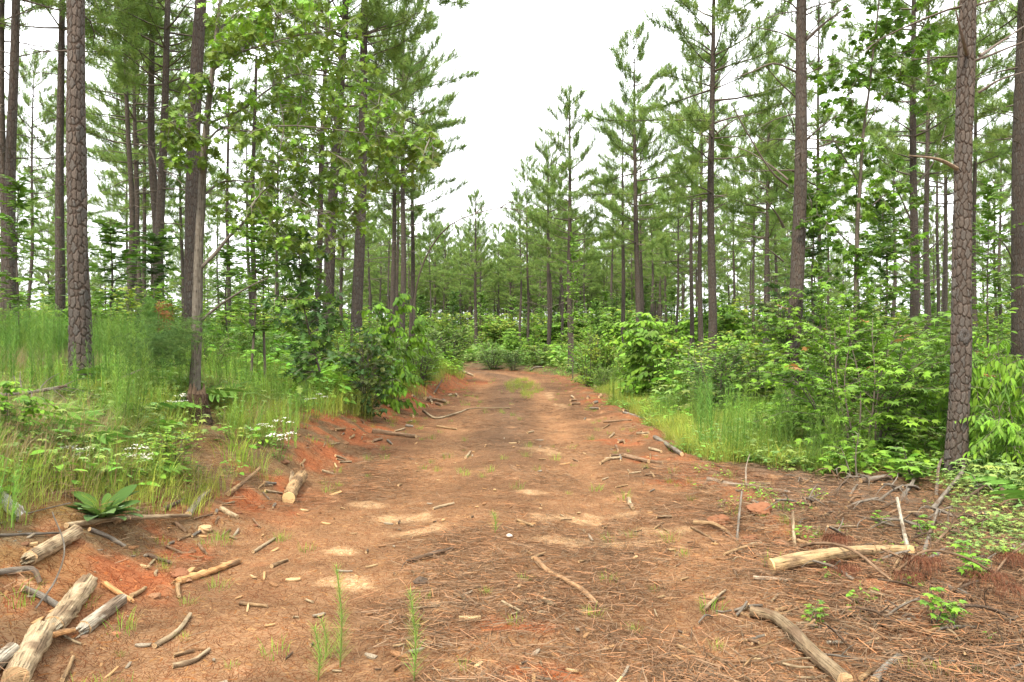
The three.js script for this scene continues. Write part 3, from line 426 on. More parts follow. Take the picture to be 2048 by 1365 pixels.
proto('loose', 17, 'ovate', M.leaf, { h: 2.2, w: 1.5, stems: 9, twigs: 16, perTwig: 9, size: 0.105, col: GR.bright, col2: GR.yel, droop: 0.2, base: 0.05 });
proto('sapling', 18, 'ovate', M.leaf, { h: 4.2, w: 1.9, stems: 1, twigs: 60, perTwig: 12, size: 0.13, col: GR.mid, col2: GR.bright, droop: 0.15, stemR: 0.028, one: true, base: 0.28 });
proto('gumtree', 19, 'star', M.leaf, { h: 5.2, w: 2.4, stems: 1, twigs: 75, perTwig: 13, size: 0.15, col: GR.mid, col2: GR.dark, droop: 0.15, stemR: 0.035, one: true, base: 0.22 });
proto('pale', 20, 'small', M.leaf, { h: 1.3, w: 1.2, stems: 13, twigs: 15, perTwig: 13, size: 0.075, col: GR.pale, col2: GR.bright, droop: 0.05, base: 0.04 });
proto('seedling', 21, 'star', M.leaf, { h: 0.8, w: 0.6, stems: 2, twigs: 7, perTwig: 5, size: 0.13, col: GR.bright, tips: GR.red, droop: 0.3 });
function plant(name, label, cat, pos, key, { h, w, rot = 0, group = null, parts = 0, tilt = 0 } = {}) {
  const P = protos[key], t = thing(name, label, cat, group, pos), sy = (h || P.h) / P.h, sx = (w || P.w) / P.w, near = V();
  if (!parts) { const st = mesh('stem', P.stem, M.twig, t), f = mesh('foliage', P.foliage, P.mat, t); t.scale.set(sx, sy, sx); t.rotation.set(0, rot, tilt); return t; }
  mesh('stem', P.stem, M.twig, t); t.scale.set(sx, sy, sx); t.rotation.set(0, rot, tilt); t.updateMatrixWorld(true); near.copy(t.worldToLocal(V(0, EYE, 0)));
  leafParts(t, P.leaves, P.tpl, P.mat, parts, near); return t;
}
const atD = (px, d) => onGround((px - W / 2) / F * d, d, -0.03), hgt = (top, p) => EYE + (CY - top) / F * -p.z - p.y;     // a place by column and distance; the height that reaches a row
function plantPx(name, label, px, d, top, wpx, key, o = {}) { const p = atD(px, d); return plant(name, label, o.cat || 'shrub', p, key, { h: Math.max(0.3, hgt(top, p)) * 1.08, w: wpx * d / F * 1.15, rot: px, ...o }); }
plantPx('shrub', 'large sweetgum shrub with red new tips left of the knotted pine', 1725, 10.4, 600, 320, 'gum', { parts: 300, rot: 1 });
plantPx('shrub', 'dense sweetgum shrub with red tips touching the left side of the knotted pine', 1842, 11.6, 655, 190, 'gum', { rot: 3 });
plantPx('seedling_shrub', 'small star-leaved seedling in front of the large sweetgum shrub', 1712, 8.9, 855, 90, 'seedling', { cat: 'seedling', rot: 2, parts: 60 });
plantPx('seedling_shrub', 'low bright star-leaved seedling at the left foot of the knotted pine', 1835, 8.9, 885, 120, 'seedling', { cat: 'seedling', rot: 4, parts: 60 });
plantPx('shrub', 'tall drooping narrow-leaved shrub at the right edge beyond the knotted pine', 2000, 9.8, 640, 230, 'pinn', { parts: 200 });
plantPx('shrub', 'lower narrow-leaved shrub right of the foot of the knotted pine', 2030, 8.8, 780, 210, 'pinn', { rot: 0.5 });
plantPx('shrub', 'narrow-leaved shrub behind the knotted trunk', 1900, 12, 700, 200, 'pinn', { rot: 2.2 });
plantPx('shrub', 'bright leafy bush with a rounded top at the right roadside, before the tall straight pine', 1312, 19, 605, 150, 'broad', { rot: 1 });
plantPx('shrub', 'round bright green bush beside the right road edge near the bend', 1180, 27, 655, 80, 'round', { rot: 2 });
plantPx('shrub', 'smaller pale round bush just right of the round bright one near the bend', 1228, 27, 672, 75, 'round', { rot: 5 });
plantPx('shrub', 'dark small-leaved bush below the tall straight right-hand pine', 1445, 14.5, 690, 160, 'darkround', { parts: 0 });
plantPx('shrub', 'light green loose bush left of the dark small-leaved one', 1375, 18, 645, 140, 'loose', { rot: 1.5 });
plantPx('shrub', 'green bush between the dark small-leaved one and the bare-limbed pine', 1520, 15, 650, 150, 'loose', { rot: 3.3 });
plantPx('shrub', 'dark leafy bush behind the bare-limbed pine, left of the large sweetgum', 1560, 18, 560, 110, 'glossy', { rot: 2 });
plantPx('shrub', 'shadowed star-leaved bush behind the large sweetgum shrub', 1665, 14, 545, 230, 'gum', { rot: 5 });
plantPx('shrub', 'bush in the right thicket behind the red-tipped sweetgum, beneath upswept limbs', 1800, 17, 590, 240, 'loose', { rot: 0.2 });
plantPx('shrub', 'dark glossy lobed-leaf shrub on the left bank above the red clay', 730, 14.2, 648, 86, 'glossy', { parts: 260, rot: 0.4 });
plantPx('shrub', 'bright sapling with tiers of drooping broad leaves behind the dark glossy shrub', 785, 16.5, 562, 130, 'broad', { parts: 260, cat: 'sapling', rot: 2.6 });
plantPx('shrub', 'grey-green fine-leaved bush right of the bright drooping sapling', 893, 30, 640, 110, 'pale', { rot: 1 });
plantPx('shrub', 'loose yellow-green bush below the bright drooping sapling', 835, 22, 660, 100, 'pale', { rot: 3 });
plantPx('shrub', 'light green bush between the dark sapling and the glossy shrub', 690, 15.5, 625, 90, 'loose', { rot: 2.2 });
plantPx('shrub', 'small dark round bush in the middle of the far road end', 1027, 41, 700, 34, 'darkround', { rot: 1 });
plantPx('shrub', 'low pale bush at the far road end left of the small dark one', 985, 43, 690, 60, 'pale', { rot: 4 }); plantPx('shrub', 'pale bush behind the far road end, right of the small dark one', 1080, 42, 680, 70, 'loose', { rot: 2 });
plantPx('shrub', 'green bush standing taller behind the small dark one at the far road end', 1035, 50, 650, 60, 'broad', { rot: 1 });
plantPx('sapling_tree', 'leafy sapling with thin dark stem between the oak and the dark glossy shrub', 508, 11.5, 430, 190, 'sapling', { cat: 'sapling', rot: 1 });
plantPx('sapling_tree', 'second thin-stemmed leafy sapling, just right of the other one', 536, 11.8, 410, 200, 'sapling', { cat: 'sapling', rot: 3 });
plantPx('sapling_tree', 'green sapling crown behind the thickest plated trunk', 230, 16, 455, 260, 'sapling', { cat: 'sapling', rot: 2 });
plantPx('sapling_tree', 'green sapling crown between the thickest trunk and the oak', 320, 18, 470, 220, 'gumtree', { cat: 'sapling', rot: 2 });
plantPx('sapling_tree', 'bright yellow-green sapling at the left edge of the picture', 30, 12, 365, 190, 'sapling', { cat: 'sapling', rot: 5 });
plantPx('sapling_tree', 'sapling crown in the thicket right behind the oak trunk', 455, 15, 500, 170, 'sapling', { cat: 'sapling', rot: 4 });
plantPx('sapling_tree', 'dark star-leaved sapling right of the bare-limbed pine, behind the sweetgum', 1640, 17, 380, 230, 'gumtree', { cat: 'sapling', rot: 1 });
plantPx('sapling_tree', 'star-leaved sapling left of the upswept-limbed pine', 1760, 19, 400, 220, 'gumtree', { cat: 'sapling', rot: 4 });
plantPx('sapling_tree', 'small sapling right of the knotted pine against the bright sky', 1985, 14, 380, 170, 'sapling', { cat: 'sapling', rot: 2 });
plantPx('sapling_tree', 'thin sapling with dark leaves left of the pointed pine at the road', 1150, 31, 480, 80, 'sapling', { cat: 'sapling', rot: 2 });
{
  const r = rngOf(929), right = [['round', 1340, 21], ['broad', 1490, 19], ['loose', 1680, 16], ['darkround', 1790, 12.4], ['gum', 1880, 14], ['pinn', 1960, 13], ['round', 1980, 10.8], ['gum', 2050, 12.5], ['loose', 1350, 25], ['round', 1270, 24], ['pale', 1290, 20.5], ['round', 1420, 21], ['loose', 1235, 31], ['pale', 1205, 24], ['broad', 1590, 22], ['round', 1700, 20], ['loose', 1860, 20]];
  const left = [['pale', 855, 25], ['loose', 865, 31], ['round', 905, 36], ['loose', 760, 19], ['round', 650, 16], ['loose', 620, 18.5], ['pale', 590, 14], ['broad', 575, 21], ['round', 470, 15], ['loose', 430, 17], ['pale', 420, 12.5], ['loose', 360, 15.5], ['round', 250, 18], ['broad', 120, 19], ['loose', 60, 18], ['round', 180, 17.5], ['round', 700, 21], ['broad', 300, 22], ['pale', 790, 24]];
  for (const [sd, list] of [['right', right], ['left', left]]) for (const [key, px, d] of list) { const P = protos[key], k = (0.75 + 0.45 * r()) * (sd === 'left' ? 0.7 : 0.72), base = { round: 'small-leaved round', loose: 'loose oval-leaved', pale: 'pale fine-leaved', broad: 'broad drooping-leaved', gum: 'star-leaved', pinn: 'narrow-leaved', darkround: 'dark small-leaved' }[key] + ' thicket bush'; toName.push([plant('thicket_shrub', base, 'shrub', atD(px, d), key, { h: P.h * k, w: P.w * k * 1.1, rot: r() * 6.28, group: base.replace('thicket bush', 'bushes') + ' of the ' + sd + ' roadside thicket' }), base]); }
}
// understory of the stand
{
  const r = rngOf(515); let n = 0; const keys = ['round', 'loose', 'pale', 'broad', 'gum', 'round', 'sapling', 'pale', 'loose', 'round', 'gumtree'];
  for (let k = 0; k < 4000 && n < 185; k++) {
    const d = Math.sqrt(lerp(13 * 13, 80 * 80, Math.pow(r(), 1.25))), x = (r() * 2 - 1) * d * 0.74, off = x - roadX(d); if (d < 47 && Math.abs(off) < 3.4 + d * 0.02) continue; if (d < 45 && x < 0 && x > roadX(d) - 4.5) continue; if (d < 19 && (Math.abs(x) < 5.5)) continue;
    const key = keys[Math.floor(r() * keys.length)], P = protos[key], s = (0.75 + 0.5 * r()) * (P.h > 3 ? 0.75 : 1); n++;
    const tall = P.h > 3, side = x < 0 ? 'left' : 'right';
    const base = (tall ? 'leafy sapling' : { round: 'small-leaved round bush', loose: 'loose oval-leaved bush', pale: 'pale fine-leaved bush', broad: 'broad-leaved bush', gum: 'star-leaved bush', darkround: 'dark small-leaved bush' }[key]) + (d < 24 ? '' : d < 42 ? ' farther back' : ' far back');
    const o = plant(tall ? 'understory_sapling' : 'understory_shrub', base, tall ? 'sapling' : 'shrub', onGround(x, d, -0.05), key, { h: P.h * s, w: P.w * s, rot: r() * 6.28, group: (tall ? 'saplings in the ' : 'bushes in the ') + side + ' undergrowth' }); toName.push([o, base]);
  }
}
{
  const r = rngOf(717), g = thing('far_undergrowth', 'pale green young growth filling the space under the far pines', 'undergrowth'); g.userData.kind = 'stuff';
  for (const [key, n, hs] of [['loose', 480, 1.9], ['sapling', 190, 1.1], ['gumtree', 110, 0.9], ['broad', 330, 1.6], ['round', 300, 1.6]]) {
    const P = protos[key], L = []; for (let k = 0; k < 9000 && L.length < n; k++) { const d = lerp(46, 135, r()), x = (r() * 2 - 1) * d * 0.72; if (Math.abs(x - roadX(d)) < 3 && d < 52) continue; if (Math.abs(x / d) > 0.3 && r() < 0.45) continue; if (Math.abs(x) < 7 && d < 66) continue; L.push([x, d, (0.7 + 0.6 * r()) * hs]); }
    const q = new THREE.Object3D(); for (const [nm, geo, mat] of [['stem', P.stem, M.twig], ['foliage', P.foliage, P.mat]]) { const im = new THREE.InstancedMesh(geo, mat, L.length); im.name = nm; im.userData.kind = 'stuff'; im.castShadow = im.receiveShadow = true; L.forEach(([x, d, s], i) => { q.position.set(x, H(x, -d) - 0.05, -d); q.rotation.set(0, x * 7 + d, 0); q.scale.set(s * 1.3, s, s * 1.3); q.updateMatrix(); im.setMatrixAt(i, q.matrix); }); g.add(im); }
  }
}
// ---------- trees made of a trunk, branches and clusters of leaves ----------
function leafyTree(t, d, tpl, mat, branches, clusters, o) {
  const r = rngOf(o.seed), samples = [], leaves = [], tw = new MB(); t.updateMatrixWorld(true); const inv = t.matrixWorld.clone().invert();
  for (const [pts, w, bare] of branches) { const [m, c] = branchOn(t, d, pts, w, M.wood, o.bark, pts === branches[0][0] ? 'trunk' : 'branch'); if (!bare) samples.push(...c); }
  for (const [px, py, rx, ry, n, dd = 0] of clusters) {
    const D = d + dd, c = pt(px, py, D).applyMatrix4(inv), R = V(rx * D / F, ry * D / F, Math.max(rx, ry) * D / F * 0.8);
    for (let k = 0; k < n * (o.more || 1); k++) {
      const q = V(r() * 2 - 1, r() * 2 - 1, r() * 2 - 1); if (q.length() > 1) { k--; continue; } q.multiply(R).multiplyScalar(1.35).add(c);
      const s = samples.reduce((a, b) => (b.distanceToSquared(q) < a.distanceToSquared(q) ? b : a)); const L = s.distanceTo(q), mid = s.clone().lerp(q, 0.55).add(V((r() - .5) * L * 0.25, L * 0.1, (r() - .5) * L * 0.25));
      tw.tube([s, mid, q], [0.004 + 0.003 * L, 0.004, 0.002], 3, o.bark, { cap: false }); if (L > 0.4) samples.push(mid);
      const dv = q.clone().sub(mid), a0 = Math.atan2(dv.z, dv.x), tint = vary(r() < 0.3 ? o.col2 : o.col, r, 0.22, 0.08);
      for (let j = 0; j < o.per; j++) { const u = r() * 0.8, pos = q.clone().lerp(mid, u * u), la = a0 + (j / o.per) * 6.283 + (r() - 0.5); leaves.push({ m: leafM(pos, dirOf(la, -0.25 - 0.7 * r() + (r() < 0.25 ? 0.9 : 0)), rUp(r, 1.5), o.size * (0.65 + 0.6 * r())), c: vary(tint, r, 0.18, 0.05) }); }
    }
  }
  const g = mesh('twig', tw.geo(), M.twig, t); g.userData.kind = 'stuff';
  leafParts(t, leaves, tpl, mat, o.parts, t.worldToLocal(V(0, EYE, 0)));
}
{
  const d = 9.4, t = thing('oak_tree', 'young oak with big lobed leaves, mottled trunk and wide right-hand limbs', 'oak tree', null, atD(390, d));
  leafyTree(t, d, 'oak', M.glossy, [
    [[[389, 800], [391, 740], [393, 681], [396, 543], [400, 440], [405, 350], [413, 241], [421, 180], [428, 110], [436, 40], [445, -40]], 29],
    [[[402, 535], [430, 508], [452, 480], [492, 440], [512, 400, -.2], [540, 370, -.4]], 10], [[[404, 640], [440, 610, -.1], [492, 577, -.3], [536, 556, -.5]], 8, true],
    [[[416, 280], [441, 257], [499, 263, -.2], [568, 251, -.4], [700, 263, -.7], [780, 275, -.9]], 6], [[[420, 245], [482, 220, .2], [537, 179, .3], [592, 148, .5], [640, 158, .6], [700, 185, .8]], 6], [[[427, 140], [458, 114, -.3], [527, 90, -.6], [600, 70, -.9], [680, 60, -1.1]], 6], [[[410, 388], [448, 363, .2], [551, 365, .4], [630, 335, .7]], 6], [[[414, 250], [380, 235, -.3], [340, 245, -.6]], 4], [[[436, 60], [480, 20, .3], [540, -20, .5]], 5], [[[568, 251, -.4], [560, 205, -.4], [545, 170, -.3]], 3], [[[568, 255, -.4], [560, 300, -.5], [556, 350, -.5]], 3]],
    [[470, 40, 60, 45, 26, -.2], [560, 35, 80, 45, 34, -.5], [650, 60, 60, 50, 18, -.8], [520, 95, 80, 30, 22, -.5], [620, 130, 70, 40, 18, .4], [690, 110, 50, 45, 12, -.6], [440, 130, 20, 40, 9, 0], [395, 165, 25, 20, 5, -.2], [355, 245, 42, 40, 15, -.5], [400, 300, 35, 35, 10, -.3], [385, 165, 20, 18, 4, -.3], [480, 230, 50, 40, 16, 0], [560, 210, 60, 45, 20, -.2], [640, 220, 60, 50, 24, .3], [720, 230, 60, 50, 24, -.4], [790, 260, 55, 45, 22, -.7], [850, 290, 35, 35, 10, -.8], [560, 300, 70, 45, 22, -.3], [640, 320, 70, 50, 24, .5], [720, 330, 60, 50, 20, -.3], [800, 330, 45, 40, 12, -.5], [500, 360, 60, 35, 14, .2], [580, 385, 70, 35, 20, .3], [660, 400, 60, 40, 18, .4], [540, 440, 60, 40, 16, -.1], [620, 470, 60, 45, 16, 0], [480, 410, 40, 30, 9, 0], [700, 440, 40, 40, 9, .3], [360, 300, 35, 30, 8, -.4], [700, 160, 50, 40, 10, .5]],
    { seed: 33, bark: C(0.15, 0.135, 0.115), col: GR.oak, col2: GR.bright, per: 7, more: 1.9, size: 0.108, parts: 300 });
  const d2 = 9.8, t2 = thing('oak_sapling', 'dark-leaved slender oak sapling beside the red bank, right of the leafy saplings', 'sapling', null, atD(632, d2));
  leafyTree(t2, d2, 'oak', M.glossy, [[[[640, 745], [622, 680], [605, 600], [598, 520], [592, 450]], 6], [[[610, 620], [580, 600, -.2], [550, 590, -.3]], 3], [[[603, 570], [635, 550, .2], [660, 545, .3]], 3]],
    [[590, 490, 38, 40, 18], [575, 550, 45, 40, 20], [625, 545, 40, 35, 15, .2], [585, 605, 45, 35, 18, -.2], [640, 610, 35, 35, 14, .1], [600, 655, 45, 35, 16], [655, 665, 30, 35, 12], [620, 715, 40, 30, 13], [600, 745, 40, 25, 10]], { seed: 35, bark: C(0.14, 0.12, 0.10), col: GR.dark, col2: GR.mid, per: 7, size: 0.13, parts: 120 });
  const d3 = 14, t3 = thing('sweetgum_tree', 'young sweetgum tree with small star leaves left of the knotted pine', 'sweetgum tree', null, atD(1713, d3));
  leafyTree(t3, d3, 'star', M.leaf, [[[[1712, 760], [1713, 557], [1716, 440], [1720, 379], [1725, 293], [1730, 241], [1740, 172], [1747, 103], [1758, 10], [1764, -60]], 11], [[[1728, 260], [1765, 200, -.2], [1800, 150, -.4]], 4], [[[1738, 180], [1700, 140, .2], [1665, 120, .3]], 4], [[[1720, 370], [1680, 300, .2], [1650, 250, .4]], 4], [[[1716, 440], [1770, 390, -.2], [1810, 370, -.3]], 4], [[[1745, 100], [1790, 60, .2], [1840, 50, .4]], 4], [[[1714, 500], [1670, 460, -.2], [1635, 430, -.3]], 4]],
    [[1740, 40, 60, 45, 26], [1800, 60, 60, 45, 28], [1850, 90, 40, 50, 16, .3], [1740, 100, 60, 35, 22], [1810, 130, 60, 40, 26, -.3], [1680, 150, 50, 35, 18, .3], [1650, 190, 40, 30, 12, .3], [1740, 170, 60, 35, 20], [1830, 190, 50, 35, 18, -.2], [1700, 215, 50, 25, 14], [1660, 285, 50, 35, 16, .3], [1700, 320, 50, 40, 18], [1770, 330, 50, 30, 12, -.2], [1640, 370, 45, 40, 16, .1], [1700, 400, 60, 40, 22], [1770, 400, 60, 40, 20, -.2], [1650, 450, 50, 40, 18, -.2], [1720, 480, 60, 40, 22], [1800, 470, 45, 40, 14], [1680, 540, 60, 40, 18], [1760, 550, 60, 40, 18]], { seed: 37, bark: C(0.15, 0.13, 0.11), col: GR.mid, col2: GR.bright, per: 8, size: 0.14, parts: 0 });
}
// ---------- ground cover ----------
const cover = {};
{
  const r = rngOf(71);
  const blade = (mb, x, z, az, lean, l, w, c, y0 = 0) => { const dx = Math.cos(az), dz = Math.sin(az), px = -dz * w, pz = dx * w; let a = mb.v(x - px, y0, z - pz, c), b = mb.v(x + px, y0, z + pz, c); for (let k = 1; k <= 2; k++) { const t = k / 3, h = l * (t - lean * t * t * 0.35), o = lean * l * t * t, q = 1 - t * 0.55, a2 = mb.v(x + dx * o - px * q, y0 + h, z + dz * o - pz * q, c), b2 = mb.v(x + dx * o + px * q, y0 + h, z + dz * o + pz * q, c); mb.quad(a, b, b2, a2); a = a2; b = b2; } const o = lean * l, t = mb.v(x + dx * o, y0 + l * (1 - lean * 0.35), z + dz * o, c); mb.tri(a, b, t); };
  const grass = (n, rad, l, w, col) => { const mb = new MB(); for (let k = 0; k < n; k++) { const a = r() * 6.3, q = Math.sqrt(r()) * rad; blade(mb, Math.cos(a) * q, Math.sin(a) * q, a + (r() - .5) * 2, 0.15 + 0.75 * r(), l * (0.55 + 0.6 * r()), w, vary(r() < 0.12 ? GR.straw : col, r, 0.25)); } return mb.geo(); };
  const plume = (h, n, col, thread) => { const mb = new MB(), stem = vary(col, r, 0.1); mb.tube([V(0, 0, 0), V(0.02, h * 0.5, 0), V(0.05, h, 0.03)], [0.005, 0.004, 0.001], 3, stem, { cap: false }); for (let k = 0; k < n; k++) { const t = lerp(0.12, 1, k / n), a = r() * 6.3, l = thread * (0.5 + 0.6 * r()) * lerp(1, 0.35, t), x = 0.05 * t, y = h * t, dx = Math.cos(a), dz = Math.sin(a), c = vary(col, r, 0.25), w = 0.0035, up = 0.5 + 0.6 * r(); const i = mb.v(x - dz * w, y, dx * w, c), j = mb.v(x + dz * w, y, -dx * w, c), e = mb.v(x + dx * l, y + up * l, dz * l, c); mb.tri(i, j, e); } return mb; };
  const weed = (n, tpl, size, h, col, rad) => { const mb = new MB(); for (let k = 0; k < n; k++) { const a = r() * 6.3, q = Math.sqrt(r()) * rad, y = h * (0.15 + 0.85 * r()) * (1 - 0.4 * q / rad); const bx = Math.cos(a) * q, bz = Math.sin(a) * q; mb.leaf(T[tpl], leafM(V(bx, y, bz), dirOf(a + (r() - .5) * 2, 0.25 - 0.5 * r()), rUp(r, 0.7), size * (0.6 + 0.7 * r())), vary(col, r, 0.25)); if (k % 3 === 0) mb.tube([V(bx * 0.25, 0, bz * 0.25), V(bx, y, bz)], [0.003, 0.002], 3, col, { cap: false }); } return mb.geo(); };
  cover.grass = grass(34, 0.2, 0.42, 0.0032, C(0.25, 0.305, 0.05)); cover.grassB = grass(30, 0.18, 0.3, 0.0035, GR.bright); cover.straw = grass(22, 0.22, 0.5, 0.0025, GR.straw);
  const pl = (h, n, c, th, m) => { const out = new MB(); for (let k = 0; k < m; k++) { const q = plume(h * (0.7 + 0.5 * r()), n, c, th), ox = (r() - .5) * 0.35, oz = (r() - .5) * 0.35, o = out.p.length / 3; for (let i = 0; i < q.p.length; i += 3) { out.p.push(q.p[i] + ox, q.p[i + 1], q.p[i + 2] + oz); } out.c.push(...q.c); out.u.push(...q.u); for (const i of q.i) out.i.push(i + o); } return out.geo(); };
  cover.fennel = pl(0.95, 80, C(0.13, 0.235, 0.035), 0.2, 5); cover.fennelS = pl(0.42, 46, C(0.18, 0.30, 0.045), 0.1, 4);
  cover.weed = weed(24, 'small', 0.07, 0.22, GR.mid, 0.2); cover.weedB = weed(18, 'ovate', 0.1, 0.3, GR.bright, 0.22); cover.bramble = weed(26, 'star', 0.09, 0.32, GR.pale, 0.28); cover.fern = (() => { const mb = new MB(); for (let k = 0; k < 7; k++) mb.leaf(T.pinn, leafM(V(0, 0.03, 0), dirOf(k * 0.9 + r(), 0.7), V(0, 1, 0), 0.3 + 0.15 * r()), vary(GR.mid, r, 0.2)); return mb.geo(); })();
}
function scatter(name, label, geo, mat, spots) {     // spots: [x, d, scale, tint, yScale]
  const im = new THREE.InstancedMesh(geo, mat, spots.length), o = new THREE.Object3D(), c = C(1, 1, 1), r = rngOf(spots.length + 5); im.name = numbered(name); tag(im, label, null, null, 'stuff'); im.castShadow = im.receiveShadow = true;
  spots.forEach(([x, d, s, t = 1, ys = 1], i) => { o.position.set(x, H(x, -d) - 0.01, -d); o.rotation.set((r() - .5) * 0.25, r() * 6.28, (r() - .5) * 0.25); o.scale.set(s, s * ys, s); o.updateMatrix(); im.setMatrixAt(i, o.matrix); const k = t * (0.75 + 0.5 * r()), h = (r() - .5) * 0.3; c.setRGB(k * (1 + h), k, k * (1 - h * 0.5)); im.setColorAt(i, c); });
  scene.add(im); return im;
}
const inSlash = (x, d) => { const off = x - roadX(d); return off > 0 && d < 9.6 + 1.2 * (fbm(x * 1.1, d * 1.1, 3) - .5) * 2 && off < 5.2; };
const edgeOf = (x, d) => { const off = x - roadX(d), w = (fbm(x * 0.6 + 31, d * 0.6, 3) - 0.5) * 1.3; return off < 0 ? -off - (d > 9 ? 2.6 - 0.6 * sstep(16, 28, d) : 2.35 + 0.5 * (1 - sstep(4.5, 6.5, d))) - w * 0.8 : off - 2.65 - w * 0.8; };   // metres outside the bare road
// the litter-covered spots round the stump and the trunk bases on the left bank
const bareView = (x, d) => { const px = W / 2 + x / d * F; return (px > 335 && px < 455 && d > 7.0 && d < 9.3 && fbm(x * 5, d * 5, 2) < 0.72) || (px > 128 && px < 196 && d > 8.4 && d < 9.6); };
function spread(s, n, dMin, dMax, pow, accept) { const r = rngOf(s), L = []; for (let k = 0; k < n * 12 && L.length < n; k++) { const d = lerp(dMin, dMax, Math.pow(r(), pow)), x = (r() * 2 - 1) * (d * 0.69 + 0.6), e = edgeOf(x, d); if (d < 47 ? e < 0 : d < 60 && Math.abs(x - roadX(d)) < 1) continue; if (d < 60 && inSlash(x, d)) continue; if (bareView(x, d)) continue; const a = accept(x, d, e, r); if (a) L.push([x, d, ...a]); } return L; }
const leftFennel = (x, d) => Math.exp(-(((x + 7.6) / 2.2) ** 2 + ((d - 13) / 2.6) ** 2));
{
  const n1 = (x, d) => fbm(x * 0.5, d * 0.5, 3), n2 = (x, d) => fbm(x * 0.8 + 60, d * 0.8 + 9, 3);
  scatter('grass', 'long yellow-green grass along both edges of the dirt road', cover.grass, M.grass, spread(1, 5200, 4, 30, 1.3, (x, d, e, r) => (r() < Math.exp(-e / 2.2) * sstep(-0.1, 0.7, e) * (x > 0 ? 1.2 : 0.55) * sstep(0.35, 0.6, n1(x, d)) + 0.04 ? [(x < 0 ? 0.42 : 0.45) + 0.45 * r() * r(), 1.15] : 0)));
  scatter('grass', 'short bright grass among the weeds on the banks', cover.grassB, M.grass, spread(2, 5200, 4, 32, 1.4, (x, d, e, r) => (r() < (0.45 * sstep(0.4, 0.62, n2(x, d)) + 0.06) * sstep(-0.1, 0.9, e) ? [0.45 + 0.5 * r(), 1] : 0)));
  scatter('grass', 'dry straw grass on the left bank', cover.straw, M.grass, spread(3, 2300, 4.5, 18, 1.2, (x, d, e, r) => (r() < (x < 0 ? 1 : 0.25) * sstep(0.38, 0.6, n1(x + 50, d)) * sstep(0, .6, e) ? [0.45 + 0.45 * r(), 1] : 0)));
  scatter('weeds', 'tall feathery dog fennel standing behind the thickest plated trunk', cover.fennel, M.grass, spread(4, 330, 9.8, 18, 1, (x, d, e, r) => (r() < leftFennel(x, d) * 1.3 ? [0.42 + 0.45 * r(), 1.05, 1] : 0)));
  scatter('weeds', 'feathery dog fennel scattered through the roadside plants', cover.fennel, M.grass, spread(5, 420, 7, 30, 1.2, (x, d, e, r) => (r() < (x > 0 ? Math.exp(-(((e - 1.2) / 0.9) ** 2)) * 0.35 : 0.12 * sstep(0.4, 0.6, n1(x, d))) ? [0.55 + 0.45 * r(), 1.05] : 0)));
  scatter('weeds', 'low feathery weeds on the banks', cover.fennelS, M.grass, spread(6, 2600, 4, 24, 1.3, (x, d, e, r) => (r() < (0.7 * sstep(0.35, 0.6, n1(x - 44, d)) + 0.06) * sstep(-0.1, 0.8, e) ? [0.5 + 0.5 * r(), 1.15] : 0)));
  scatter('weeds', 'small-leaved weeds covering the banks', cover.weed, M.leaf, spread(7, 5200, 4, 40, 1.4, (x, d, e, r) => (r() < (0.75 * sstep(0.35, 0.6, n2(x + 9, d)) + 0.08) * (x < 0 ? sstep(-0.1, 1.2, e) : 1) ? [(x < 0 && d < 13 ? 0.5 : 0.8) + 0.6 * r(), 1.1] : 0)));
  scatter('weeds', 'broad-leaved weeds covering the banks', cover.weedB, M.leaf, spread(8, 3000, 4, 40, 1.4, (x, d, e, r) => (e > 0.3 && r() < (x < 0 && d < 12 ? 0.3 : 0.8) * sstep(0.45, 0.65, n1(x + 19, d)) + 0.06 ? [(x < 0 && d < 13 ? 0.45 : 0.7) + 0.6 * r(), 1.1] : 0)));
  scatter('weeds', 'brambles covering the forest floor', cover.bramble, M.leaf, spread(9, 3600, 5, 50, 1.5, (x, d, e, r) => (e > 0.5 && r() < 0.8 * sstep(0.4, 0.6, n2(x - 29, d)) + 0.06 ? [(x < 0 && d < 13 ? 0.45 : 0.8) + 0.6 * r(), 1.1] : 0)));
  scatter('weeds', 'ferns on the forest floor', cover.fern, M.leaf, spread(10, 900, 6, 50, 1.4, (x, d, e, r) => (e > 0.7 && r() < 0.5 ? [0.8 + 0.7 * r(), 1] : 0)));
  scatter('grass', 'light grass and weeds along the crest of the left bank farther up the road', cover.grass, M.grass, spread(14, 1500, 12, 44, 1.1, (x, d, e, r) => (x < roadX(d) && r() < Math.exp(-e / 1.6) ? [0.6 + 0.6 * r(), 1.1, 1.1] : 0)));
  scatter('weeds', 'light leafy weeds along the crest of the left bank farther up the road', cover.weedB, M.leaf, spread(15, 1300, 13, 44, 1.1, (x, d, e, r) => (x < roadX(d) && e > 0.25 && r() < Math.exp(-e / 2) ? [1.0 + 0.9 * r(), 1.25, 1.2] : 0)));
  scatter('grass', 'low pale grass in front of the right thicket', cover.grass, M.grass, spread(16, 1700, 8.5, 24, 1.1, (x, d, e, r) => (x > 0 && r() < Math.exp(-(((e - 0.5) / 0.8) ** 2)) ? [0.5 + 0.4 * r(), 1.2] : 0)));
  // taller rank growth farther back, hiding the floor between the trunks
  scatter('undergrowth', 'rank leafy undergrowth between the far trunks', cover.weedB, M.leaf, spread(11, 3600, 16, 90, 1.3, (x, d, e, r) => (e > 1.2 ? [1.8 + 2.2 * r() * (d > 24 ? 1 : 0.6), 1] : 0)));
  scatter('undergrowth', 'brambly undergrowth between the far trunks', cover.bramble, M.leaf, spread(12, 3600, 15, 100, 1.2, (x, d, e, r) => (e > 1.2 ? [1.7 + 2 * r() * (d > 24 ? 1 : 0.6), 0.95] : 0)));
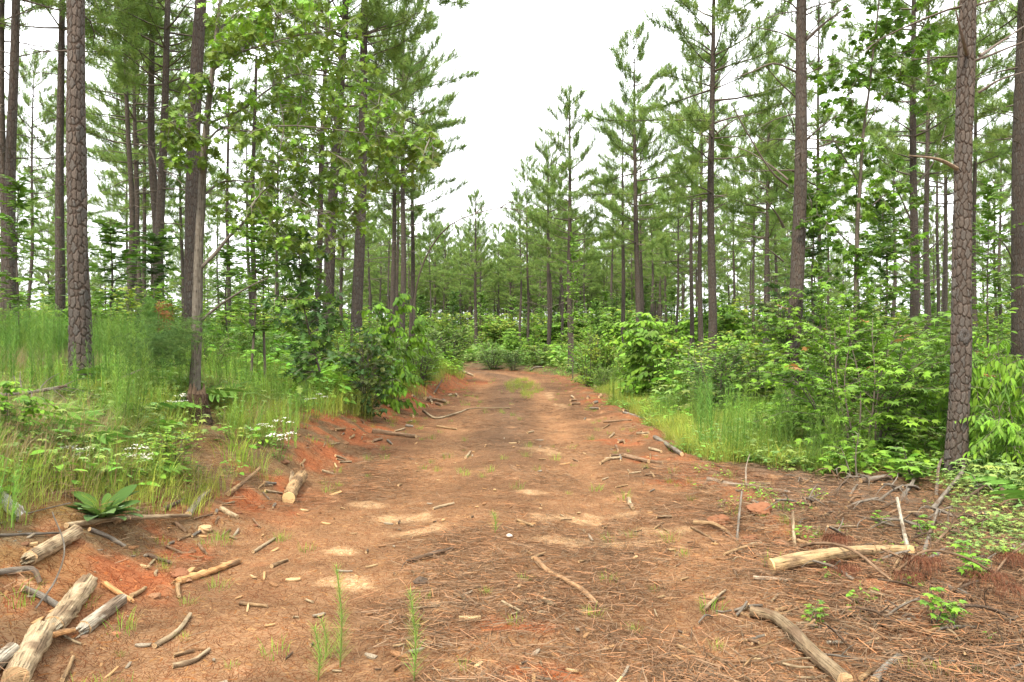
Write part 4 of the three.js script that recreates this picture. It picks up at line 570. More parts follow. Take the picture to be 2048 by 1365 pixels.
  scatter('undergrowth', 'fine-leaved undergrowth between the far trunks', cover.weed, M.leaf, spread(13, 3000, 15, 100, 1.2, (x, d, e, r) => (e > 1 ? [2.2 + 2.6 * r() * (d > 24 ? 1 : 0.6), 1.05] : 0)));
  // grass tuft between the wheel tracks and small green sprouts on the road
  { const r = rngOf(41), L = [], c = at(1048, 775); for (let k = 0; k < 150; k++) { const a = r() * 6.3, q = Math.sqrt(r()), gx = c.x + Math.cos(a) * q * 0.62, gd = -c.z + Math.sin(a) * q * 5.5; if (fbm(gx * 3, gd * 1.2, 3) < 0.42) continue; L.push([gx, gd, 0.22 + 0.4 * r(), 1.1]); } scatter('grass', 'strip of bright grass between the wheel tracks near the bend', cover.grass, M.grass, L);
    const L2 = []; for (let k = 0; k < 420; k++) { const d = lerp(3.4, 34, r() ** 1.5), off = (r() * 2 - 1) * 2.6; if (r() < 0.6 && Math.abs(off) < 1.6) continue; L2.push([roadX(d) + off, d, 0.18 + 0.25 * r(), 1.1]); } scatter('grass', 'tiny green sprouts on the dirt road', cover.grassB, M.grass, L2);
    const L3 = []; for (let k = 0; k < 100; k++) { const d = lerp(4, 9.5, r()), x = lerp(1.9, 6, r()); if (x > 0.66 * d + .4) continue; L3.push([x, d, 0.25 + 0.35 * r() * r(), 1.1]); } scatter('weeds', 'small green sprouts among the logging slash on the right', cover.weedB, M.leaf, L3);
    const L4 = []; for (let k = 0; k < 110; k++) { const d = lerp(5.5, 9.5, r()), x = lerp(0.56, 0.69, r()) * d + (r() - .3) * 0.3; if (x < 3.2) continue; L4.push([x, d, 0.35 + 0.6 * r() * r(), 1.0]); } scatter('weeds', 'low green weeds at the right edge beyond the slash', cover.bramble, M.leaf, L4); }
}
// ---------- needle litter and chips ----------
{
  const r = rngOf(61), mk = (n, rad, hgt_, w) => { const mb = new MB(); for (let k = 0; k < n; k++) { const a = r() * 6.3, q = Math.sqrt(r()) * rad, x = Math.cos(a) * q, z = Math.sin(a) * q, y = 0.003 + hgt_ * r(), b = r() * 6.3, l = 0.045 + 0.075 * r(), tl = (r() - .5) * 0.3, c = vary(C(0.18, 0.104, 0.058), r, 0.65, 0.15); const dx = Math.cos(b) * l, dz = Math.sin(b) * l, px = -Math.sin(b) * w, pz = Math.cos(b) * w; const y1 = Math.max(0.001, y + tl * 0.5 * l), i0 = mb.v(x - px, y, z - pz, c), i1 = mb.v(x + px, y + w, z + pz, c), i2 = mb.v(x + dx + px, y1 + w, z + dz + pz, c), i3 = mb.v(x + dx - px, y1, z + dz - pz, c); mb.quad(i0, i1, i2, i3); } return mb.geo(); };
  const thin = mk(40, 0.28, 0.010, 0.0011), pile = mk(64, 0.28, 0.03, 0.0012);
  const L = [], P = []; for (let k = 0; k < 17000; k++) { const d = lerp(3, 26, r() ** 2), x = (r() * 2 - 1) * Math.min(6.5, d * 0.69 + 0.4), off = x - roadX(d), g = fbm(x * 1.1 + 5, d * 1.1, 3); if (off < -3.6) continue; if (patch(tanSpots, x, -d, 0.5) > 0.3 && r() < 0.85) continue; const sl = inSlash(x, d) && off > 2; if (sl ? r() < 0.95 : r() < sstep(0.36, 0.6, g) * (Math.abs(off) < 2.4 ? 0.85 : 0.6)) (sl && r() < 0.75 ? P : L).push([x, d, 0.7 + 0.7 * r(), 0.9]); }
  scatter('pine_litter', 'fallen brown pine needles lying on the dirt road', thin, M.dead, L); scatter('pine_litter', 'thick fallen pine needles in the logging slash', pile, M.dead, P);
  const chipG = (l, w, h, s) => { const q = rngOf(s), g = new THREE.BoxGeometry(l, h, w, 3, 1, 1), p = g.attributes.position; for (let k = 0; k < p.count; k++) { const x = p.getX(k) / l; p.setXYZ(k, p.getX(k), p.getY(k) * (1 - 0.5 * Math.abs(x)) + 0.15 * l * x * x, p.getZ(k) * (1 - 0.9 * Math.abs(x) * (0.3 + hash2(s, Math.round(x * 6))))); } g.computeVertexNormals(); return g; };
  const chips = [chipG(0.1, 0.03, 0.012, 1), chipG(0.07, 0.035, 0.012, 2), chipG(0.16, 0.022, 0.014, 3), chipG(0.12, 0.045, 0.012, 4)];
  const small = []; for (let k = 0; k < 11000; k++) { const d = lerp(3, 34, r() ** 1.35), x = (r() * 2 - 1) * Math.min(6, d * 0.69 + 0.4), off = x - roadX(d); if (off < -3.3 || (off > 3 && !inSlash(x, d))) continue; small.push([x, d, 0.2 + 0.4 * r() * r() + d * 0.008, 1]); }
  const chipMat = (c) => new THREE.MeshPhysicalMaterial({ specularIntensity: 0.15, color: c, map: woodMap, bumpMap: woodBump, bumpScale: 0.002, roughness: 0.85 });
  const mats = [chipMat(C(0.50, 0.35, 0.19)), chipMat(C(0.48, 0.29, 0.14)), chipMat(C(0.29, 0.24, 0.18)), chipMat(C(0.26, 0.14, 0.07))];
  for (let q = 0; q < 4; q++) scatter('wood_debris', ['pale', 'tan', 'grey', 'brown'][q] + ' wood splinters too small to tell apart on the road', chips[q], mats[q], small.filter((_, k) => k % 4 === q));
  const crumb = new THREE.IcosahedronGeometry(0.02, 1), cl = []; { const p = crumb.attributes.position; for (let k = 0; k < p.count; k++) { const m = 0.65 + 0.7 * hash2(Math.round(p.getX(k) * 900), Math.round(p.getY(k) * 900 + p.getZ(k) * 777)); p.setXYZ(k, p.getX(k) * m, p.getY(k) * m * 0.7, p.getZ(k) * m); } crumb.computeVertexNormals(); }
  for (let k = 0; k < 9000; k++) { const d = lerp(3, 34, r() ** 1.3), off = (r() + r() + r() - 1.5) * 2.2, e = Math.abs(off) > 1.9 ? 1.5 : 1; cl.push([roadX(d) + off, d, (0.25 + 0.9 * r() * r() * r()) * e + d * 0.006, 1]); }
  scatter('soil_crumbs', 'crumbs of reddish soil on the dirt road', crumb, new THREE.MeshPhysicalMaterial({ specularIntensity: 0.15, color: C(0.2, 0.1, 0.055), roughness: 1 }), cl);
  // chips that can be told apart
  let n = 0; for (let k = 0; k < 1400 && n < 230; k++) {
    const d = lerp(3.4, 13, r() ** 1.4), x = (r() * 2 - 1) * Math.min(5, d * 0.66), off = x - roadX(d); if (off < -2.9 || (off > 2.8 && !inSlash(x, d))) continue; n++;
    const q = Math.floor(r() * 4), w = Math.floor(r() * 4), cn = ['pale', 'tan', 'greyish', 'brown'][w], sh = ['short', 'stubby', 'long thin', 'broad'][q], side = off < -1.2 ? 'the left edge of the dirt road' : off > 2 ? 'the right-hand slash' : off > 1.2 ? 'the right edge of the dirt road' : 'the middle of the dirt road', where = d < 6 ? 'nearby' : d < 9 ? 'midway' : 'farther';
    const m = mesh('wood_chip', chips[q], mats[w], scene); tag(m, `${sh} ${cn} wood chip on ${side}, ${where}`, 'wood chip', `${sh} ${cn} chips on ${side}, ${where}`);
    m.scale.setScalar(0.5 + 0.8 * r() * r()); m.position.set(x, H(x, -d) + 0.008, -d); m.rotation.set((r() - .5) * 0.5, r() * 6.28, (r() - .5) * 0.3);
  }
}
// ---------- sticks, logs and branches on the ground ----------
const WD = { pale: C(0.38, 0.295, 0.19), tan: C(0.33, 0.22, 0.12), grey: C(0.21, 0.185, 0.155), brown: C(0.25, 0.165, 0.105), dark: C(0.13, 0.095, 0.07), orange: C(0.56, 0.31, 0.14), white: C(0.40, 0.36, 0.29) };
let stickN = 0;
// points are pixels of the photograph resting on the ground; a third number lifts the point by that many metres
function stick(label, cat, pts, wpx, col, o = {}) {
  const s = ++stickN * 13, r = rngOf(s), name = o.name || (cat === 'log' ? 'fallen_log' : cat === 'branch' ? 'fallen_branch' : 'stick');
  const G = pts.map(([x, y, l = 0]) => { const p = at(x, y); p.lift = l; return p; }), d = -G[0].z, rad = wpx * d / F / 2 * (o.k || 1);
  const o0 = G[0].clone(), t = thing(name, label, cat, null, o0);
  const P = G.map((p) => V(p.x, p.y + rad * 0.55 + 0.006 + p.lift + (o.up || 0), p.z).sub(o0)); const n = Math.max(8, Math.min(60, Math.round(P[0].distanceTo(P[P.length - 1]) / 0.03)));
  const c = curve(P.length === 2 ? [P[0], P[0].clone().lerp(P[1], 0.5).add(V((r() - .5) * rad * 1.2, 0, (r() - .5) * rad * 1.2)), P[1]] : P, n), end = o.end ?? 0.75, mb = new MB(), sd = o.sides || (rad > 0.03 ? 18 : 9);
  mb.tube(c, (q) => rad * lerp(1, end, q) * (1 + 0.22 * (fbm(q * n * 0.12 + s, 3.3, 3) - 0.5)), sd, (q, k) => { const e = 0.78 + 0.3 * hash2(Math.round(q * 23) + s, k + s) + 0.3 * (fbm(q * 9 + s, k * 0.8, 3) - .5), m = sstep(0.56, 0.64, fbm(q * n * 0.16 + s * 3, (k % sd) * 0.45 + 7, 3)) * (o.clean ? 0.3 : 0.8); return C(lerp(col.r * e, 0.13, m), lerp(col.g * e, 0.085, m), lerp(col.b * e, 0.055, m)); }, { vScale: 1.6, rough: o.rough ?? 0.10, seed: s, cap: !o.sawn, capCol: o.capCol || C(0.6, 0.42, 0.24) });
  mesh(cat === 'log' ? 'bark' : 'shaft', mb.geo(), o.mat || M.wood, t);
  if (o.sawn) for (const e of [0, c.length - 1]) { const q = c[e], dir = c[e ? e : 1].clone().sub(c[e ? e - 1 : 0]).multiplyScalar(e ? 1 : -1).normalize(), R = rad * lerp(1, end, e ? 1 : 0) * 1.0, g = new THREE.CylinderGeometry(R * 0.96, R, 0.012, 20, 1); const m = mesh('sawn_end', g, sawnMat, t); m.position.copy(q).addScaledVector(dir, 0.003); m.quaternion.setFromUnitVectors(V(0, 1, 0), dir); }
  if (o.jag) for (const e of o.jag) { const q = c[e ? c.length - 1 : 0], q1 = c[e ? c.length - 3 : 2], dir = q.clone().sub(q1).normalize(), jb = new MB(), R = rad * lerp(1, end, e); for (let k = 0; k < 9; k++) { const a = k / 9 * 6.28, off = V(Math.cos(a), Math.sin(a), 0).multiplyScalar(R * 0.62); off.addScaledVector(dir, -off.dot(dir)); const b = q.clone().add(off).addScaledVector(dir, -R * 0.5), tip = q.clone().addScaledVector(off, 0.8).addScaledVector(dir, R * (0.5 + 1.6 * r())); jb.tube([b, tip], [R * 0.42, R * 0.05], 5, vary(col, r, 0.25), { vScale: 3 }); } mesh('splintered_end', jb.geo(), M.wood, t); }
  for (const [f, ex, ey, l, w] of o.twigs || []) { const q = c[Math.round(f * (c.length - 1))], e = at(ex, ey).sub(o0); e.y += l; const tb = new MB(), m = q.clone().lerp(e, 0.5).add(V((r() - .5) * 0.05, 0.02, (r() - .5) * 0.05)); tb.tube(curve([q, m, e], 8), (u) => lerp(w, w * 0.35, u) * d / F / 2, 6, col, { vScale: 2, rough: 0.1 }); mesh('twig', tb.geo(), M.wood, t); }
  return t;
}
const sawnMat = new THREE.MeshPhysicalMaterial({ specularIntensity: 0.15, color: C(0.62, 0.43, 0.23), roughness: 0.85, map: dataTex(128, 128, (x, y, o) => { const q = Math.hypot(x - 64, y - 64), a = Math.atan2(y - 64, x - 64), k = 0.78 + 0.16 * Math.sin(q * 0.9 + Math.sin(a * 3)) + 0.12 * (hash2(x, y) - 0.5); o[0] = k; o[1] = k * 0.95; o[2] = k * 0.85; }, true) });
{
  const B = 'branch', S = 'stick', L = 'log', { pale, tan, grey, brown, dark, orange, white } = WD;
  // left foreground
  stick('broad pale split log at lower left, above the thickest log', L, [[176, 1176], [142, 1222], [106, 1266]], 35, pale, { end: 1.05, rough: 0.14, jag: [1] });
  stick('thickest pale log at the bottom left corner with a splintered end', L, [[84, 1280], [58, 1325], [30, 1375]], 47, pale, { end: 1, rough: 0.1, jag: [0] });
  stick('grey log end cut by the left frame at the bottom left corner', L, [[24, 1312], [-20, 1350]], 30, white, { end: 1 });
  stick('short grey broken log right of the broad pale split log', L, [[243, 1208], [207, 1236], [168, 1266]], 24, white, { end: 1.1, jag: [1] });
  stick('pale peeled log pointing away under the long pale pole at left', L, [[152, 1074], [105, 1102], [58, 1128]], 28, pale, { end: 0.9, jag: [1] });
  stick('long smooth pale pole lying across the left road edge', S, [[132, 1066, .03], [250, 1053, .04], [380, 1041, .02]], 12, pale, { end: 0.8, rough: 0.05 });
  stick('grey lichen-mottled branch slanting down from under the long pale pole', B, [[178, 1064], [215, 1078], [250, 1098]], 10, grey);
  stick('hooked grey branch at the left frame edge above the broad split log', B, [[-10, 1152], [35, 1153, .02], [66, 1156, .03], [80, 1172]], 13, grey);
  stick('grey branch lying beside the left side of the broad split log', B, [[44, 1184], [80, 1198], [118, 1220]], 15, grey);
  stick('thin curved upright stem beside the hooked grey branch', B, [[70, 1222], [112, 1182, .06], [128, 1150, .15], [104, 1112, .25]], 4, grey);
  stick('dark brown stick below the broad-leaved dock plant', S, [[325, 1023], [352, 1010], [378, 997]], 9, dark);
  stick('twisted grey root-like wood right of the dark stick near the dock plant', B, [[376, 1036], [396, 1014, .03], [416, 992, .02]], 14, grey, { jag: [1] });
  stick('rough broken brown stick on the left road edge below the grass', S, [[455, 993], [488, 972, .02], [520, 946, .03]], 10, tan, { jag: [1] });
  stick('short pale stick left of the road below the twisted grey wood', S, [[442, 1022], [474, 1039]], 11, pale);
  stick('short thick tan log chunk lying at the left side of the road', L, [[603, 960], [577, 1006]], 23, tan, { end: 1, sawn: true });
  stick('small pale stick stub just above the tan log chunk', S, [[584, 950], [581, 970]], 9, pale);
  stick('short dark stick below the red clay scar at left', S, [[295, 1113], [342, 1130]], 8, dark);
  stick('pale slim stick pointing up-right in the left wheel track', S, [[506, 1108], [528, 1094], [550, 1080]], 7, pale);
  stick('rotten orange broken wood strip on the left side of the road', L, [[355, 1170], [420, 1150], [478, 1128]], 17, orange, { rough: 0.25, jag: [0], end: 0.7 });
  stick('short tan stick right of the rotten orange strip', S, [[543, 1137], [575, 1124]], 8, tan);
  stick('straight reddish stick with a dark tip left of the tall fennel seedling', S, [[479, 1211], [534, 1217]], 8, tan);
  stick('curved pale stick in the left foreground of the road', S, [[308, 1298], [352, 1270], [380, 1234]], 11, pale, { end: 0.8 });
  stick('pale stick at the bottom left of the road, lower of two close together', S, [[345, 1338], [385, 1328], [418, 1305]], 11, pale);
  stick('short pale stick just above another at the bottom left of the road', S, [[347, 1316], [388, 1306]], 8, tan);
  stick('split orange splinter right of the broad pale split log', S, [[210, 1173], [263, 1207]], 11, orange, { jag: [0, 1] });
  stick('short yellowish stick under the right end of the long pale pole', S, [[230, 1049], [275, 1034]], 11, tan);
  stick('short brown stick below the middle of the long pale pole', S, [[350, 1050], [372, 1068]], 8, brown);
  stick('small brown stick stub in the red clay at left', S, [[397, 1092], [413, 1112]], 7, brown);
  stick('upright-lying yellow splinter at the bottom beside the thickest log', S, [[124, 1366], [145, 1320]], 10, tan, { jag: [1] });
  stick('orange wedge of wood resting on the thickest log', S, [[100, 1294, .04], [147, 1279, .03]], 15, orange, { jag: [0] });
  stick('short yellow chip of wood standing out below the rotten orange strip', S, [[355, 1173], [358, 1198]], 9, tan); stick('yellow splinter left of the curved pale stick, near the grey broken log', S, [[262, 1197], [290, 1181]], 10, tan);
  stick('bleached grey log lump at the left frame edge in the grass', L, [[-25, 985], [8, 1012], [46, 1046]], 30, C(.5, .48, .46), { rough: 0.3 });
  stick('thin dark twig crossing the grass left of the dock plant', B, [[-5, 1052], [60, 1038, .03], [140, 1024, .05]], 3, grey);
  stick('thin twig lying in the weeds above the pale peeled log', B, [[-5, 1075], [60, 1072], [120, 1070]], 6, grey);
  // road middle
  stick('dark bark-covered stick lying across the middle of the road', S, [[812, 1129], [860, 1117, .015], [906, 1101]], 9, dark, { twigs: [[0.2, 800, 1142, 0, 4]] });
  stick('long crooked brown stick in the middle foreground of the road', S, [[1070, 1122], [1095, 1146], [1128, 1164], [1165, 1186], [1192, 1213]], 10, C(.33, .2, .11), { end: 0.9, jag: [1] });
  stick('short tan piece touching the upper end of the long crooked stick', S, [[1065, 1120], [1091, 1110]], 7, tan);
  stick('thin tan stick on the bright bare soil patch', S, [[1034, 1044], [1066, 1055]], 6, tan); stick('thin pale stick on the left wheel track halfway up the road', S, [[866, 1021], [908, 1010]], 6, pale);
  stick('stubby tan stick left of centre in the foreground', S, [[908, 1192], [929, 1202]], 8, tan); stick('pale slim stick in the foreground centre below the crooked one', S, [[1004, 1207], [1040, 1226]], 6, pale); stick('straight pale stick right of the centre fennel seedling', S, [[826, 1222], [880, 1215]], 6, pale);
  stick('thin brown twig in the centre foreground', S, [[918, 1186], [962, 1176]], 4, brown); stick('pale chunk of wood under the crooked brown stick', S, [[1088, 1206], [1112, 1216]], 12, pale, { end: 0.5 });
  stick('curved pale wood piece on the right wheel track edge', S, [[1257, 1003], [1260, 1012], [1266, 1021]], 10, pale); stick('tiny upright pale chip high on the road', S, [[931, 918], [940, 906]], 5, pale);
  stick('brown branch piece lying on the road, right edge', B, [[1250, 916], [1275, 922], [1298, 927]], 10, brown); stick('short dark piece right of the brown branch piece', S, [[1302, 926], [1326, 930]], 8, brown);
  stick('long crooked pale branch lying across the left wheel track far up the road', B, [[846, 824], [874, 839], [900, 833], [919, 827], [946, 819], [1020, 818]], 5, pale, { end: 0.4 });
  stick('dark half-buried log along the left road edge', L, [[744, 866], [790, 872], [832, 877]], 10, brown); stick('curved brown log on the left bank foot', L, [[850, 800], [872, 803], [895, 808]], 8, brown); stick('thin tan stick left in the road below the crooked pale branch', S, [[874, 855], [914, 861]], 5, tan);
  stick('pale stick end at the far left road edge', S, [[925, 745], [948, 754]], 5, pale); stick('far grey branch at the right side of the bend', B, [[1058, 744], [1072, 738, .05], [1088, 736]], 4, grey); stick('pale twig far up at the right road edge', B, [[1184, 769], [1205, 785]], 4, pale); stick('short tan stick at the right road edge farther up', S, [[1241, 804], [1267, 813]], 5, tan);
  stick('grey stick slanting along the right road edge', B, [[1248, 828], [1298, 842]], 6, grey); stick('thin dark stick at the right road edge', B, [[1207, 846], [1264, 842]], 4, brown); stick('dark stick sticking out of the red bank', B, [[868, 790, .02], [884, 770, .12]], 4, dark);
  stick('fallen rotting log on the left bank beside the glossy dark shrub', L, [[628, 772], [680, 780], [722, 789]], 17, brown, { rough: 0.2, mat: M.bark });
  stick('grey stick pointing up the road at the right edge, beside the grass', L, [[1310, 878], [1336, 894], [1364, 913]], 9, grey);
  // right foreground
  stick('big sawn pine log lying in the slash on the right, peeled pale wood', L, [[1545, 1152], [1610, 1142, .015], [1700, 1130, .02], [1776, 1122, .01], [1822, 1119]], 31, C(.36, .255, .14), { end: 0.7, sawn: true, rough: 0.05, up: 0.03 });
  stick('long curved bark-covered log at the bottom right of the road', L, [[1502, 1236], [1545, 1246], [1584, 1276], [1620, 1316], [1690, 1378]], 21, C(.2, .15, .095), { end: 1.25, rough: 0.1, up: 0.015 });
  stick('grey-brown log at the upper right road edge with upright twig', L, [[1414, 962], [1460, 972], [1520, 980], [1580, 990]], 10, C(.29, .24, .19), { twigs: [[0.5, 1500, 960, 0.3, 4], [0.62, 1520, 1006, 0, 5], [0.9, 1595, 1018, 0, 4]] });
  stick('bent grey branch leaning up to the foot of the knotted pine', B, [[1862, 1028], [1895, 998, .06], [1926, 968, .12], [1918, 948, .25], [1908, 932, .35]], 10, grey);
  stick('grey branch curving left from the foot of the knotted pine', B, [[1798, 1009], [1822, 984, .05], [1845, 956, .06], [1890, 950, .08]], 9, grey); stick('arched twig in front of the knotted pine', B, [[1873, 996], [1878, 960, .12], [1893, 940, .2]], 7, grey);
  stick('long grey log lying left of the knotted pine', L, [[1722, 966], [1780, 960, .02], [1840, 955]], 10, grey); stick('pale bleached stick leaning upright on the far end of the big sawn log', S, [[1818, 1115, .02], [1806, 1080, .1], [1795, 1044, .2]], 9, white);
  stick('pale thin stick above the big sawn log', S, [[1616, 1059], [1723, 1056]], 6, pale); stick('short pale upright stick left of the big sawn log', S, [[1590, 1098], [1587, 1074, .05], [1586, 1052, .1]], 8, pale); stick('tan stick piece above the middle of the big sawn log', S, [[1596, 1086], [1638, 1098]], 9, tan);
  stick('thin grey upright stick at the right road edge', S, [[1474, 1087], [1479, 1056, .1], [1484, 1026, .18]], 6, grey); stick('tan curved stick at the right road edge', S, [[1388, 1050], [1424, 1056, .02], [1457, 1068]], 9, tan); stick('thin tan stick below the curved one at the right road edge', S, [[1383, 1058], [1420, 1078]], 5, tan);
  stick('dark grey branch at the lower right below the rust-brown needle sprays', B, [[1897, 1215], [1970, 1240], [2060, 1260]], 8, dark); stick('rotten grey log behind the rust-brown needle sprays', L, [[1866, 1170], [1910, 1188], [1952, 1205]], 16, grey, { rough: 0.25, jag: [1] });
  stick('dark brown short log below the big sawn log', L, [[1716, 1226], [1776, 1222]], 13, C(.3, .22, .16)); stick('grey-tan stick in the lower right slash', S, [[1745, 1254], [1823, 1246]], 12, grey); stick('short pale stick right of the long curved log', S, [[1653, 1290], [1686, 1289]], 8, white);
  stick('pale stick propped at the bottom edge, left of two together', S, [[1722, 1364], [1772, 1334]], 11, tan); stick('thick grey stick at the bottom edge, right of two together', L, [[1750, 1370], [1800, 1320]], 19, grey); stick('thin grey stick in the bottom right slash', S, [[1847, 1320], [1910, 1328], [1972, 1338]], 6, grey);
  stick('long dark thin branch running down right from the foot of the knotted pine', B, [[1812, 1025], [1870, 1055, .04], [1917, 1080, .03], [1946, 1116]], 7, dark, { twigs: [[0.5, 1900, 1040, 0.1, 4], [0.75, 1960, 1078, 0.05, 3]] }); stick('thin dark twig at the right edge above the sprouts', B, [[1965, 1105], [2005, 1092, .03], [2055, 1078]], 6, dark);
  stick('dark stub standing at the right edge weeds', S, [[2012, 1022], [2000, 990, .1]], 10, dark); stick('pale stick at the right frame edge in the weeds', S, [[2018, 1014], [2055, 1026]], 10, pale); stick('grey stick rising behind the right end of the big sawn log', B, [[1845, 1124], [1860, 1090, .08], [1876, 1056, .15]], 9, grey); stick('short grey stick right of the big sawn log end', S, [[1852, 1126], [1887, 1105]], 11, grey);
  stick('pale twig right of the foot of the knotted pine', B, [[1975, 966], [2022, 952, .05]], 6, pale); stick('flat pale stick under the left end of the big sawn log', S, [[1507, 1160], [1600, 1166]], 8, C(.45, .36, .27)); stick('second pole lying under the big sawn log', S, [[1588, 1166], [1650, 1160]], 12, tan);
  stick('thin pale stick at lower right among the needles', S, [[1553, 1226], [1586, 1216]], 9, tan); stick('short brown stick left of the long curved log end', S, [[1478, 1231], [1500, 1238]], 9, tan); stick('split tan splinters on the lower right of the road', S, [[1355, 1296], [1394, 1316]], 8, tan); stick('short tan stick near the lower right of the road', S, [[1418, 1313], [1460, 1340]], 6, tan);
  // more slash on the right, each twig its own
  { const r = rngOf(188); for (let k = 0; k < 70; k++) { const py = lerp(830, 1350, r() ** 0.8), hw = lerp(200, 560, (py - 830) / 530), px = 1000 + (r() * 2 - 1) * hw, a = (r() - .5) * 3, l = (8 + 24 * r() * r()) * (py - 560) / 500, q = ['brown', 'pale', 'tan', 'dark'][Math.floor(r() * 4)], wd = py < 950 ? 'far' : py < 1130 ? 'middle' : 'near', sd = px < 900 ? 'left' : px < 1110 ? 'central' : 'right'; const t = stick(`thin ${q} stick lying on the ${wd} ${sd} part of the dirt road`, 'stick', [[px, py], [px + Math.cos(a) * l, py + Math.sin(a) * l * 0.4]], 2.5 + 3 * r(), WD[q], { sides: 6 }); t.userData.group = `thin ${q} sticks on the ${wd} ${sd} part of the road`; } }
  { const r = rngOf(288); for (let k = 0; k < 64; k++) { const up = r() < 0.55, px = up ? lerp(1560, 2040, r()) : lerp(1700, 2040, r()), py = up ? lerp(955, 1060, r()) : lerp(1060, 1330, r()), a = (r() - .5) * 1.6 + (r() < .5 ? 3.14 : 0), l = (26 + 60 * r()) * (py - 560) / 500, ex = px + Math.cos(a) * l, ey = py + Math.sin(a) * l * 0.35, q = ['grey', 'brown', 'grey', 'dark'][Math.floor(r() * 4)], lf = 0.14 * r(); if (ey < 950) continue; const wd = up ? 'beside the foot of the knotted pine' : 'in the lower right slash'; const t = stick(`forked dead ${q} branch tangled in the slash ${wd}`, 'branch', [[px, py], [(px + ex) / 2 + (r() - .5) * 12, (py + ey) / 2, lf * 0.7], [ex, ey, lf]], 4 + 5 * r(), WD[q], { name: 'brush_branch', sides: 7, end: 0.5, twigs: [[0.5, lerp(px, ex, 0.5) + (r() - .5) * 70, py + (r() - .3) * 30, lf + 0.1 * r(), 3], [0.75, ex + (r() - .5) * 60, ey + 20 * r(), lf * r(), 2.5]] }); t.userData.group = `dead ${q} branches tangled ${wd}`; } }
  const r = rngOf(88); for (let k = 0; k < 170; k++) { const px = 1400 + 640 * r(), py = 960 + 400 * r(); if (py < 1000 + (px < 1500 ? 60 : 0) && r() < .5) continue; const a = (r() - .5) * 2.4 + (r() < 0.3 ? 1.2 : 0), l = (14 + 46 * r()) * (py - 600) / 500; const q = ['grey', 'brown', 'pale', 'tan'][Math.floor(r() * 4)], wd = py < 1090 ? 'upper' : py < 1220 ? 'middle' : 'lower'; const t = stick(`thin ${q} twig lying in the ${wd} part of the slash`, 'twig', [[px, py], [px + Math.cos(a) * l * .5, py + Math.sin(a) * l * 0.2, 0.03 * r()], [px + Math.cos(a) * l, py + Math.sin(a) * l * 0.45, 0.06 * r()]], 3 + 4 * r(), WD[q], { name: 'twig', sides: 6 }); t.userData.group = `${q} twigs in the ${wd} part of the slash`; }
  for (let k = 0; k < 90; k++) { const left = r() < 0.6, py = 790 + 520 * r() * r(), e = left ? lerp(860, 330, (py - 790) / 330) : lerp(1200, 1400, (py - 790) / 330); const px = e + (r() - .5) * 130; if (px < 20 || px > 2000) continue; const a = r() * 3.14, l = (10 + 26 * r()) * (py - 620) / 330, q = ['grey', 'brown', 'pale', 'tan'][Math.floor(r() * 4)], sd = left ? 'left' : 'right', wd = py < 900 ? 'far' : 'near'; const t = stick(`small ${q} stick among the debris on the ${wd} ${sd} road edge`, 'stick', [[px, py], [px + Math.cos(a) * l, py + Math.sin(a) * l * 0.4]], 3 + 4 * r(), WD[q], { sides: 6 }); t.userData.group = `small ${q} sticks on the ${wd} ${sd} road edge`; }
}
